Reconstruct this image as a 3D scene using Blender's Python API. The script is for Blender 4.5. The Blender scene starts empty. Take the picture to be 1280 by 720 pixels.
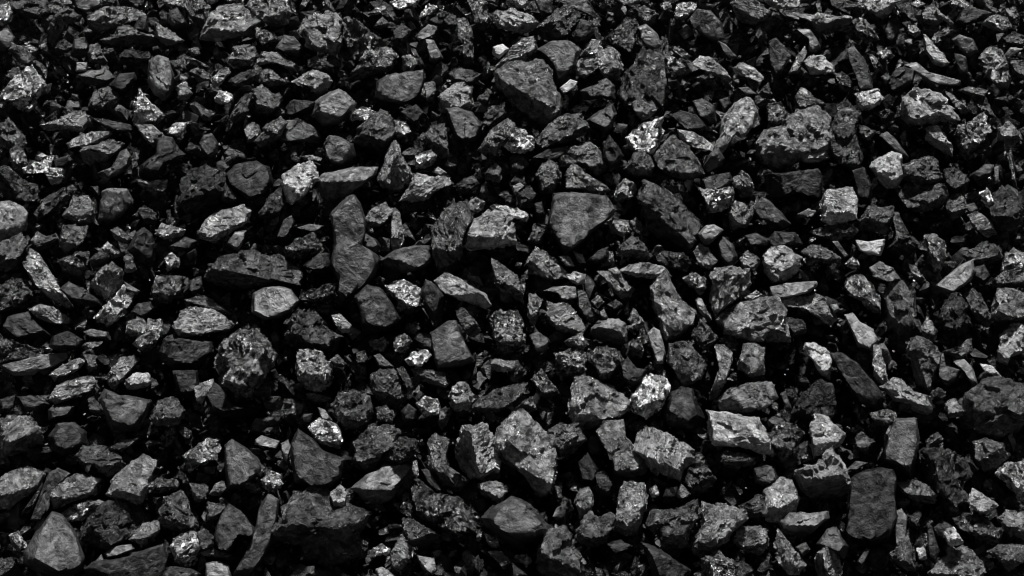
import bpy, math, random
import numpy as np
from mathutils import Vector, Matrix

scene = bpy.context.scene
COL = scene.collection

# ------------------------------------------------------------------ camera, sky, sun, exposure
SLOPE = math.radians(30.0)          # the heap rises away from the camera at its angle of repose
PITCH = math.radians(32.0)          # the camera looks down at it
DIST = 2.617
HFOV = math.radians(34.0)
FOC = 640.0 / math.tan(HFOV / 2)    # focal length in pixels of the 1280 wide photograph
VIEW = np.array([0.0, math.cos(PITCH), -math.sin(PITCH)])
CAM = -VIEW * DIST
CX = np.array([1.0, 0.0, 0.0])
CY = np.array([0.0, math.sin(PITCH), math.cos(PITCH)])
NRM = np.array([0.0, -math.sin(SLOPE), math.cos(SLOPE)])
UPS = np.array([0.0, math.cos(SLOPE), math.sin(SLOPE)])

cd = bpy.data.cameras.new('camera')
cam = bpy.data.objects.new('camera', cd)
COL.objects.link(cam)
cam.location = CAM
cam.rotation_euler = (math.pi / 2 - PITCH, 0, 0)
cd.sensor_width = 36.0
cd.lens = 18.0 / math.tan(HFOV / 2)
cd.clip_start = 0.05
cd.clip_end = 500.0
scene.camera = cam

SUN_EL, SUN_AZ = math.radians(66), math.radians(12)      # azimuth from +Y towards +X
world = bpy.data.worlds.new('World')
scene.world = world
world.use_nodes = True
nt = world.node_tree
nt.nodes.clear()
wo = nt.nodes.new('ShaderNodeOutputWorld')
bg = nt.nodes.new('ShaderNodeBackground')
sky = nt.nodes.new('ShaderNodeTexSky')
sky.sky_type = 'NISHITA'
sky.sun_disc = False
sky.sun_elevation = SUN_EL
sky.sun_rotation = SUN_AZ
sky.dust_density = 0.4
sky.air_density = 0.5
hs = nt.nodes.new('ShaderNodeRGBToBW')            # colourless daylight, as in the black and white photograph
nt.links.new(sky.outputs[0], hs.inputs[0])
nt.links.new(hs.outputs[0], bg.inputs[0])
bg.inputs[1].default_value = 0.05
nt.links.new(bg.outputs[0], wo.inputs[0])

sl = bpy.data.lights.new('sun', 'SUN')
sl.energy = 5
sl.angle = math.radians(5)
sl.color = (1.0, 1.0, 1.0)
so = bpy.data.objects.new('sun', sl)
COL.objects.link(so)
sd = Vector((math.cos(SUN_EL) * math.sin(SUN_AZ), math.cos(SUN_EL) * math.cos(SUN_AZ), math.sin(SUN_EL)))
so.rotation_euler = sd.to_track_quat('Z', 'Y').to_euler()
so.location = (0, 0, 5)

vs = scene.view_settings
vs.view_transform = 'Standard'
vs.look = 'None'
vs.gamma = 1.0
vs.use_curve_mapping = False
vs.exposure = 0.7
scene.cycles.filter_width = 1.1
scene.cycles.use_denoising = True

# ------------------------------------------------------------------ materials
def coal_material(name, kind, from_mesh):
    m = bpy.data.materials.new(name)
    m.use_nodes = True
    t = m.node_tree
    t.nodes.clear()
    N = t.nodes.new
    L = t.links.new
    out = N('ShaderNodeOutputMaterial')
    p = N('ShaderNodeBsdfPrincipled')
    L(p.outputs[0], out.inputs[0])
    tc = N('ShaderNodeTexCoord')
    oi = N('ShaderNodeObjectInfo')
    sc = N('ShaderNodeVectorMath'); sc.operation = 'SCALE'
    sc.inputs[0].default_value = (13.1, 7.7, 3.3)
    L(oi.outputs['Random'], sc.inputs['Scale'])
    ad = N('ShaderNodeVectorMath'); ad.operation = 'ADD'
    L(tc.outputs['Object'], ad.inputs[0]); L(sc.outputs[0], ad.inputs[1])
    co = ad.outputs[0]
    if from_mesh:
        at = N('ShaderNodeAttribute'); at.attribute_name = 'tone'
        tone = at.outputs['Color']
    else:
        tone = oi.outputs['Color']

    def noise(scale, detail=6, rough=0.6, vec=None, dist=0.0):
        n = N('ShaderNodeTexNoise')
        n.inputs['Scale'].default_value = scale
        n.inputs['Detail'].default_value = detail
        n.inputs['Roughness'].default_value = rough
        n.inputs['Distortion'].default_value = dist
        L(vec or co, n.inputs['Vector'])
        return n.outputs['Fac']

    def ramp(v, a, b, lo, hi):
        r = N('ShaderNodeMapRange')
        r.inputs['From Min'].default_value = a; r.inputs['From Max'].default_value = b
        r.inputs['To Min'].default_value = lo; r.inputs['To Max'].default_value = hi
        L(v, r.inputs['Value'])
        return r.outputs[0]

    def math_(op, a, b):
        n = N('ShaderNodeMath'); n.operation = op
        for i, v in enumerate((a, b)):
            if isinstance(v, (int, float)): n.inputs[i].default_value = v
            else: L(v, n.inputs[i])
        return n.outputs[0]

    # grain along the bedding of the coal
    mp = N('ShaderNodeMapping')
    mp.inputs['Scale'].default_value = (0.25, 1.6, 1.0) if kind == 's' else (0.85, 1.1, 1.0)
    mp.inputs['Rotation'].default_value = (0.3, 0.2, 0.5)
    L(co, mp.inputs['Vector'])
    gr = mp.outputs[0]

    CON = {'m': .72, 'r': 1.0, 's': 1.0, 'g': 1.0}[kind]
    big = noise(70, 6, .66, gr, .8)                 # dusty and clean patches
    fine = noise(260, 5, .7)                        # specks of dust
    f1 = ramp(big, .35, .66, 1.0 - .68 * CON, 1.0 + 1.3 * CON)
    f0 = ramp(noise(24, 3, .55), .32, .68, .5, 1.5)      # broad random mottling, colour standing in for uneven light on a lump
    f2 = ramp(fine, .38, .72, 1.0 - .3 * CON, 1.0 + .4 * CON)
    sp = noise(520, 2, .5)
    f3 = ramp(sp, .64, .74, 1.0, 1.8)
    fac = math_('MULTIPLY', math_('MULTIPLY', math_('MULTIPLY', f1, f2), f3), f0)
    if not from_mesh:                               # some lumps are evenly dusty, others strongly mottled
        fr = math_('FRACT', math_('MULTIPLY', oi.outputs['Random'], 17.0), 0.0)
        fac = math_('POWER', fac, ramp(fr, 0, 1, .65, 1.4))
    mul = N('ShaderNodeVectorMath'); mul.operation = 'SCALE'
    L(tone, mul.inputs[0]); L(fac, mul.inputs['Scale'])
    base_out = mul.outputs[0]

    # relief
    h = noise(75, 8, .66, gr, .4)
    b1 = N('ShaderNodeBump')
    b1.inputs['Strength'].default_value = {'m': .6, 'r': 1.0, 's': 1.0, 'g': 1.0}[kind]
    b1.inputs['Distance'].default_value = {'m': .009, 'r': .02, 's': .02, 'g': .02}[kind]
    L(h, b1.inputs['Height'])
    vo = N('ShaderNodeTexVoronoi'); vo.feature = 'DISTANCE_TO_EDGE'
    vo.inputs['Scale'].default_value = {'m': 28, 'r': 55, 's': 60, 'g': 95}[kind]
    wv = N('ShaderNodeVectorMath'); wv.operation = 'ADD'
    nw = N('ShaderNodeTexNoise'); nw.inputs['Scale'].default_value = 60; nw.inputs['Detail'].default_value = 3
    L(co, nw.inputs['Vector'])
    ws = N('ShaderNodeVectorMath'); ws.operation = 'SCALE'; ws.inputs['Scale'].default_value = .02
    L(nw.outputs['Color'], ws.inputs[0])
    L(gr, wv.inputs[0]); L(ws.outputs[0], wv.inputs[1])
    L(wv.outputs[0], vo.inputs['Vector'])
    ck = ramp(vo.outputs['Distance'], 0.0, .05, 0.0, 1.0)
    b2 = N('ShaderNodeBump')
    b2.inputs['Strength'].default_value = {'m': .12, 'r': .5, 's': .6, 'g': .7}[kind]
    b2.inputs['Distance'].default_value = .002
    L(ck, b2.inputs['Height']); L(b1.outputs[0], b2.inputs['Normal'])
    b3 = N('ShaderNodeBump')
    b3.inputs['Strength'].default_value = {'m': .4, 'r': .6, 's': .5, 'g': .4}[kind]
    b3.inputs['Distance'].default_value = .003
    L(noise(300, 4, .65), b3.inputs['Height']); L(b2.outputs[0], b3.inputs['Normal'])
    nrm = b3.outputs[0]
    # broken crystal faces: every cell of fractured coal is tilted its own way
    cells = N('ShaderNodeTexVoronoi')
    cells.inputs['Scale'].default_value = {'m': 60, 'r': 100, 's': 110, 'g': 175}[kind]
    L(wv.outputs[0], cells.inputs['Vector'])
    sb = N('ShaderNodeVectorMath'); sb.operation = 'SUBTRACT'
    sb.inputs[1].default_value = (.5, .5, .5)
    L(cells.outputs['Color'], sb.inputs[0])
    s2 = N('ShaderNodeVectorMath'); s2.operation = 'SCALE'
    s2.inputs['Scale'].default_value = {'m': .2, 'r': .7, 's': .7, 'g': 1.4}[kind]
    L(sb.outputs[0], s2.inputs[0])
    a2 = N('ShaderNodeVectorMath'); a2.operation = 'ADD'
    L(nrm, a2.inputs[0]); L(s2.outputs[0], a2.inputs[1])
    nz = N('ShaderNodeVectorMath'); nz.operation = 'NORMALIZE'
    L(a2.outputs[0], nz.inputs[0])
    if kind == 'g':                                 # bright and black crystals side by side
        sx = N('ShaderNodeSeparateXYZ'); L(cells.outputs['Color'], sx.inputs[0])
        m3 = N('ShaderNodeVectorMath'); m3.operation = 'SCALE'
        L(base_out, m3.inputs[0]); L(ramp(sx.outputs['X'], .3, .95, .2, 2.3), m3.inputs['Scale'])
        base_out = m3.outputs[0]
    L(base_out, p.inputs['Base Color'])
    L(nz.outputs[0], p.inputs['Normal'])

    rl, rh = {'m': (.3, .55), 'r': (.18, .5), 's': (.18, .48), 'g': (.18, .42)}[kind]
    L(ramp(noise(85, 4, .65), .36, .62, rl, rh), p.inputs['Roughness'])
    # clean faces shine, dusty ones do not, and some lumps are dustier than others
    pat = ramp(noise(62, 6, .68, gr, 1.0), .38, .62, .12, 1.0)
    tv = N('ShaderNodeRGBToBW'); L(tone, tv.inputs[0])
    lumpy = ramp(tv.outputs[0], .004, .045, .3, 1.5)
    if not from_mesh:
        lumpy = math_('MULTIPLY', lumpy, ramp(oi.outputs['Random'], 0, 1, .7, 1.1))
    L(math_('MULTIPLY', pat, lumpy), p.inputs['Specular IOR Level'])
    p.inputs['IOR'].default_value = {'m': 1.6, 'r': 1.9, 's': 1.9, 'g': 2.3}[kind]
    return m

KIND_NAME = {'m': 'matte_coal', 'r': 'rough_coal', 's': 'ribbed_coal', 'g': 'glossy_coal'}
MAT = {k: coal_material(KIND_NAME[k], k, False) for k in 'mrsg'}
RUB = {k: coal_material('rubble_' + KIND_NAME[k], k, True) for k in 'mrsg'}
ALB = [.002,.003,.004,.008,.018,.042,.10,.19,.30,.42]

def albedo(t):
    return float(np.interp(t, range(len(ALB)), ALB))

# ------------------------------------------------------------------ noise and rock shapes
_rs = np.random.RandomState(7)
_perm = _rs.permutation(256)
_perm = np.concatenate([_perm, _perm, _perm])
_grad = _rs.normal(size=(256, 3)); _grad /= np.linalg.norm(_grad, axis=1)[:, None]

def perlin(p):
    i = np.floor(p).astype(int); f = p - i; i &= 255
    u = f * f * f * (f * (f * 6 - 15) + 10)
    r = 0.0
    for dx in (0, 1):
        wx = u[:, 0] if dx else 1 - u[:, 0]
        for dy in (0, 1):
            wy = u[:, 1] if dy else 1 - u[:, 1]
            for dz in (0, 1):
                wz = u[:, 2] if dz else 1 - u[:, 2]
                h = _perm[_perm[_perm[i[:, 0] + dx] + i[:, 1] + dy] + i[:, 2] + dz]
                g = _grad[h]
                r = r + wx * wy * wz * (g[:, 0] * (f[:, 0] - dx) + g[:, 1] * (f[:, 1] - dy) + g[:, 2] * (f[:, 2] - dz))
    return r

def fbm(p, o=3):
    r = 0; a = 1.0
    for k in range(o):
        r = r + a * perlin(p); p = p * 2.07 + 11.3; a *= .5
    return r

def icosphere(n):
    t = (1 + 5 ** .5) / 2
    v = [(-1, t, 0), (1, t, 0), (-1, -t, 0), (1, -t, 0), (0, -1, t), (0, 1, t), (0, -1, -t), (0, 1, -t), (t, 0, -1), (t, 0, 1), (-t, 0, -1), (-t, 0, 1)]
    v = [np.array(a) / np.linalg.norm(a) for a in v]
    f = [(0, 11, 5), (0, 5, 1), (0, 1, 7), (0, 7, 10), (0, 10, 11), (1, 5, 9), (5, 11, 4), (11, 10, 2), (10, 7, 6), (7, 1, 8), (3, 9, 4), (3, 4, 2), (3, 2, 6), (3, 6, 8), (3, 8, 9), (4, 9, 5), (2, 4, 11), (6, 2, 10), (8, 6, 7), (9, 8, 1)]
    for _ in range(n):
        mid = {}; nf = []
        def mp(a, b):
            k = (min(a, b), max(a, b))
            if k not in mid:
                w = v[a] + v[b]; v.append(w / np.linalg.norm(w)); mid[k] = len(v) - 1
            return mid[k]
        for a, b, c in f:
            x, y, z = mp(a, b), mp(b, c), mp(c, a)
            nf += [(a, x, z), (b, y, x), (c, z, y), (x, y, z)]
        f = nf
    return np.array(v), np.array(f)

ICO = {n: icosphere(n) for n in (3, 4)}

def ray_radius(poly, ang):
    """distance from the origin to the outline in each direction (the farthest crossing)"""
    a = poly; b = np.roll(poly, -1, axis=0); e = b - a
    d = np.stack([np.cos(ang), np.sin(ang)], 1)
    den = d[:, None, 0] * e[None, :, 1] - d[:, None, 1] * e[None, :, 0]
    den = np.where(abs(den) < 1e-12, 1e-12, den)
    t = (a[None, :, 0] * e[None, :, 1] - a[None, :, 1] * e[None, :, 0]) / den
    s = (a[None, :, 0] * d[:, None, 1] - a[None, :, 1] * d[:, None, 0]) / den
    ok = (s >= -1e-6) & (s <= 1 + 1e-6) & (t > 0)
    return np.where(ok, t, 0).max(1)

def smooth_min(rs, p):
    m = np.min(rs, 0)
    return m * np.sum((rs / m) ** -p, 0) ** (-1.0 / p)

def lump_shape(poly, ridge, side, kind, rng, level):
    """a chunk of coal: poly is its outline across the middle (metres), ridge says how far down the broad
    upper face reaches before it breaks to the lower face"""
    D, F = ICO[level]
    area = abs(np.sum(poly[:, 0] * np.roll(poly[:, 1], -1) - poly[:, 1] * np.roll(poly[:, 0], -1))) / 2
    size = math.sqrt(area)
    cv = np.cov(np.concatenate([poly, (poly + np.roll(poly, -1, 0)) / 2]).T)
    ev, evec = np.linalg.eigh(cv)
    minor = 2.0 * math.sqrt(max(ev[0], 1e-10)) * 1.5
    major = 2.0 * math.sqrt(ev[1]) * 1.5
    H = np.clip(.55 * minor, .006, .06) * rng.uniform(.85, 1.1)
    # stretch the sphere of directions to the outline, so the mesh is even on long lumps
    S = evec @ np.diag([minor, major]) @ evec.T
    Q = D.copy(); Q[:, :2] = D[:, :2] @ S.T; Q[:, 2] *= 2 * H
    Q /= np.linalg.norm(Q, axis=1)[:, None]
    cphi = np.hypot(Q[:, 0], Q[:, 1]); sphi = Q[:, 2]
    R = ray_radius(poly, np.arctan2(Q[:, 1], Q[:, 0]))
    R = np.maximum(R, size * .12)
    if kind != 'm' and .69 < ridge < .86: ridge -= rng.uniform(0, .2)
    plate = ridge >= .9                         # one broad face, lit down to its lower edge
    tf, tb = (rng.uniform(.08, .2) if plate else rng.uniform(.12, .4)), rng.uniform(.25, .5)
    tap = np.where(sphi > 0, tf, tb)
    rs = [R / (cphi + R * tap * abs(sphi) / H + 1e-9)]

    def cap(n, pt):
        n = np.array(n, float); n /= np.linalg.norm(n)
        d = float(n @ np.array(pt))
        dot = Q @ n
        rs.append(np.where(dot > 1e-4, d / np.maximum(dot, 1e-4), 1e3))

    u = {'U': (0, 1), 'D': (0, -1), 'L': (-1, 0), 'R': (1, 0)}[side]
    th = math.radians(np.clip(rng.normal() * 26, -48, 48)) * (1.0 if ridge > .55 else .4)
    u = (u[0] * math.cos(th) - u[1] * math.sin(th), u[0] * math.sin(th) + u[1] * math.cos(th))
    w = (u[1], -u[0])
    pr = poly @ np.array(u)
    hi, lo = pr.max(), pr.min()
    yr = hi + (lo - hi) * (1.0 if plate else ridge)
    span = hi - lo
    ta = min(math.atan2(1.25 * H, max(hi - yr, 1e-4)), math.radians(48)) if ridge > .3 else math.radians(50)
    ta = min(ta, math.radians(rng.uniform(24, 40) if ridge > .6 else 48))
    tbk = math.radians(rng.uniform(66, 78) if plate else rng.uniform(48, 72))
    ta = min(ta, math.atan2(.95 * H, span / 2))
    jx = rng.uniform(-.22, .22) * (.5 if plate else 1)
    def vec(tilt, sg, j):
        c = math.sin(tilt) * sg
        return (u[0] * c + w[0] * j, u[1] * c + w[1] * j, math.cos(tilt))
    top = H * 1.0
    pt = (u[0] * yr, u[1] * yr, top)
    if abs(yr) > .25 * span and ridge > .6:      # broad single face: hold its middle at the top height
        mid = (hi + lo) / 2
        pt2 = (u[0] * mid, u[1] * mid, top * .92)
    else:
        pt2 = pt
    cap(vec(ta * (.75 if kind == 'm' else 1), 1, jx), pt2)
    cap(vec(tbk, -1, rng.uniform(-.25, .25)), pt)
    # chips off the shoulders
    for k in range({'m': 6, 'r': 11, 's': 7, 'g': 12}[kind]):
        a = rng.uniform(0, 2 * math.pi)
        el = rng.uniform(.15, .55 if plate and kind == 'm' else 1.2)
        n = np.array([math.cos(a) * math.cos(el), math.sin(a) * math.cos(el), math.sin(el)])
        sup = (poly @ np.array([math.cos(a), math.sin(a)])).max() * math.cos(el) * rng.uniform(.83, .98) + H * math.sin(el) * rng.uniform(.62, .9)
        cap(n, n * sup)
    for k in range(4):
        a = rng.uniform(0, 2 * math.pi); el = rng.uniform(-1.3, -.5)
        n = np.array([math.cos(a) * math.cos(el), math.sin(a) * math.cos(el), math.sin(el)])
        sup = (poly @ np.array([math.cos(a), math.sin(a)])).max() * math.cos(el) + H * abs(math.sin(el))
        cap(n, n * sup * rng.uniform(.75, .95))
    cap((0, 0, -1), (0, 0, -H * 1.1))
    r = smooth_min(np.array(rs), 70)
    V = Q * r[:, None]
    off = rng.uniform(0, 200, 3)
    am = {'m': .016, 'r': .038, 's': .03, 'g': .055}[kind]
    sc = 1.0 / max(size, .012)
    d = am * fbm(V * sc * 3.2 + off, 3) + am * .55 * fbm(V * sc * 10 + off, 2)
    # broken steps and tilted chips: every cell of the surface sits a little in or out and leans its own way
    q0 = V * sc + .10 * np.stack([fbm(V * sc * 4 + off + 5 * i, 2) for i in range(3)], 1)
    st = {'m': .34, 'r': .8, 's': .62, 'g': .8}[kind]
    for cells, a1, a2 in ((16, .050, .16), (60, .024, .14)) + (((170, .013, .14),) if kind in 'rg' else ()):
        pick = V[rng.choice(len(V), cells, replace=False)] * sc
        di = ((q0[:, None, :] - pick[None]) ** 2).sum(2)
        wc = di.argmin(1)
        lev = rng.uniform(-1, .6, cells) * a1
        tl = rng.normal(size=(cells, 3)) * a2
        d += st * (.7 if plate and kind != 'g' else 1.0) * (lev[wc] + ((q0 - pick[wc]) * tl[wc]).sum(1))
    # chipped hollows
    hol = perlin(V * sc * 2.1 + off + 37)
    d -= am * (1.2 if plate else 2.2) * np.clip(hol - .12, 0, 1)
    if kind in 'sr':
        ax = rng.normal(size=3); ax[2] *= .4; ax /= np.linalg.norm(ax)
        q = (V @ ax) * sc * ({'s': 9, 'r': 5}[kind]) + 1.6 * fbm(V * sc * 2 + off, 2)
        saw = q - np.floor(q)
        d += ({'s': .045, 'r': .022}[kind]) * (np.minimum(saw * 1.25, (1 - saw) * 5) - .5)
    V = V + Q * (d * size)[:, None]
    return V, F, H

def build_mesh(name, V, F, mat, tones=None):
    me = bpy.data.meshes.new(name)
    me.vertices.add(len(V)); me.vertices.foreach_set('co', np.asarray(V, np.float32).ravel())
    me.loops.add(F.size); me.loops.foreach_set('vertex_index', F.astype(np.int32).ravel())
    me.polygons.add(len(F)); me.polygons.foreach_set('loop_start', np.arange(0, F.size, 3, dtype=np.int32))
    me.materials.append(mat)
    if tones is not None:
        a = me.color_attributes.new('tone', 'FLOAT_COLOR', 'POINT')
        c = np.ones((len(V), 4), np.float32); c[:, :3] = tones[:, None]
        a.data.foreach_set('color', c.ravel())
    me.update(calc_edges=True)
    me.set_sharp_from_angle(angle=math.radians(38))
    return me

# ------------------------------------------------------------------ the slope of the heap
def on_slope(px, py, off):
    """the point of the heap (raised by off along its normal) that a ray through the photograph meets"""
    r = VIEW + CX * ((px - 640) / FOC) + CY * ((360 - py) / FOC)
    t = (off - CAM @ NRM) / (r @ NRM)
    return CAM + r * t, t

gx, gy = 60, 60
pts = []
for j in range(gy + 1):
    for i in range(gx + 1):
        u = (i / gx - .5) * 4.4; v = (j / gy - .5) * 4.0
        pts.append(CX * u + UPS * v)
pts = np.array(pts)
hh = -.17 + .02 * fbm(pts * 9.0, 3)
pts = pts + NRM * hh[:, None]
fs = []
for j in range(gy):
    for i in range(gx):
        a = j * (gx + 1) + i
        fs += [(a, a + 1, a + gx + 2), (a, a + gx + 2, a + gx + 1)]
tn = np.full(len(pts), albedo(2))  # near-black colour paints in the deep shade of the gaps
bed = coal_material('coal_bed', 'r', True)
bp = [q for q in bed.node_tree.nodes if q.type == 'BSDF_PRINCIPLED'][0]
bp.inputs['Specular IOR Level'].default_value = .12          # set low as well, to keep the gaps black
g = bpy.data.objects.new('ground', build_mesh('ground', pts, np.array(fs), bed, tn))
g['kind'] = 'structure'; g['label'] = 'dark bed of fine coal under the heap'
COL.objects.link(g)

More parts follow.
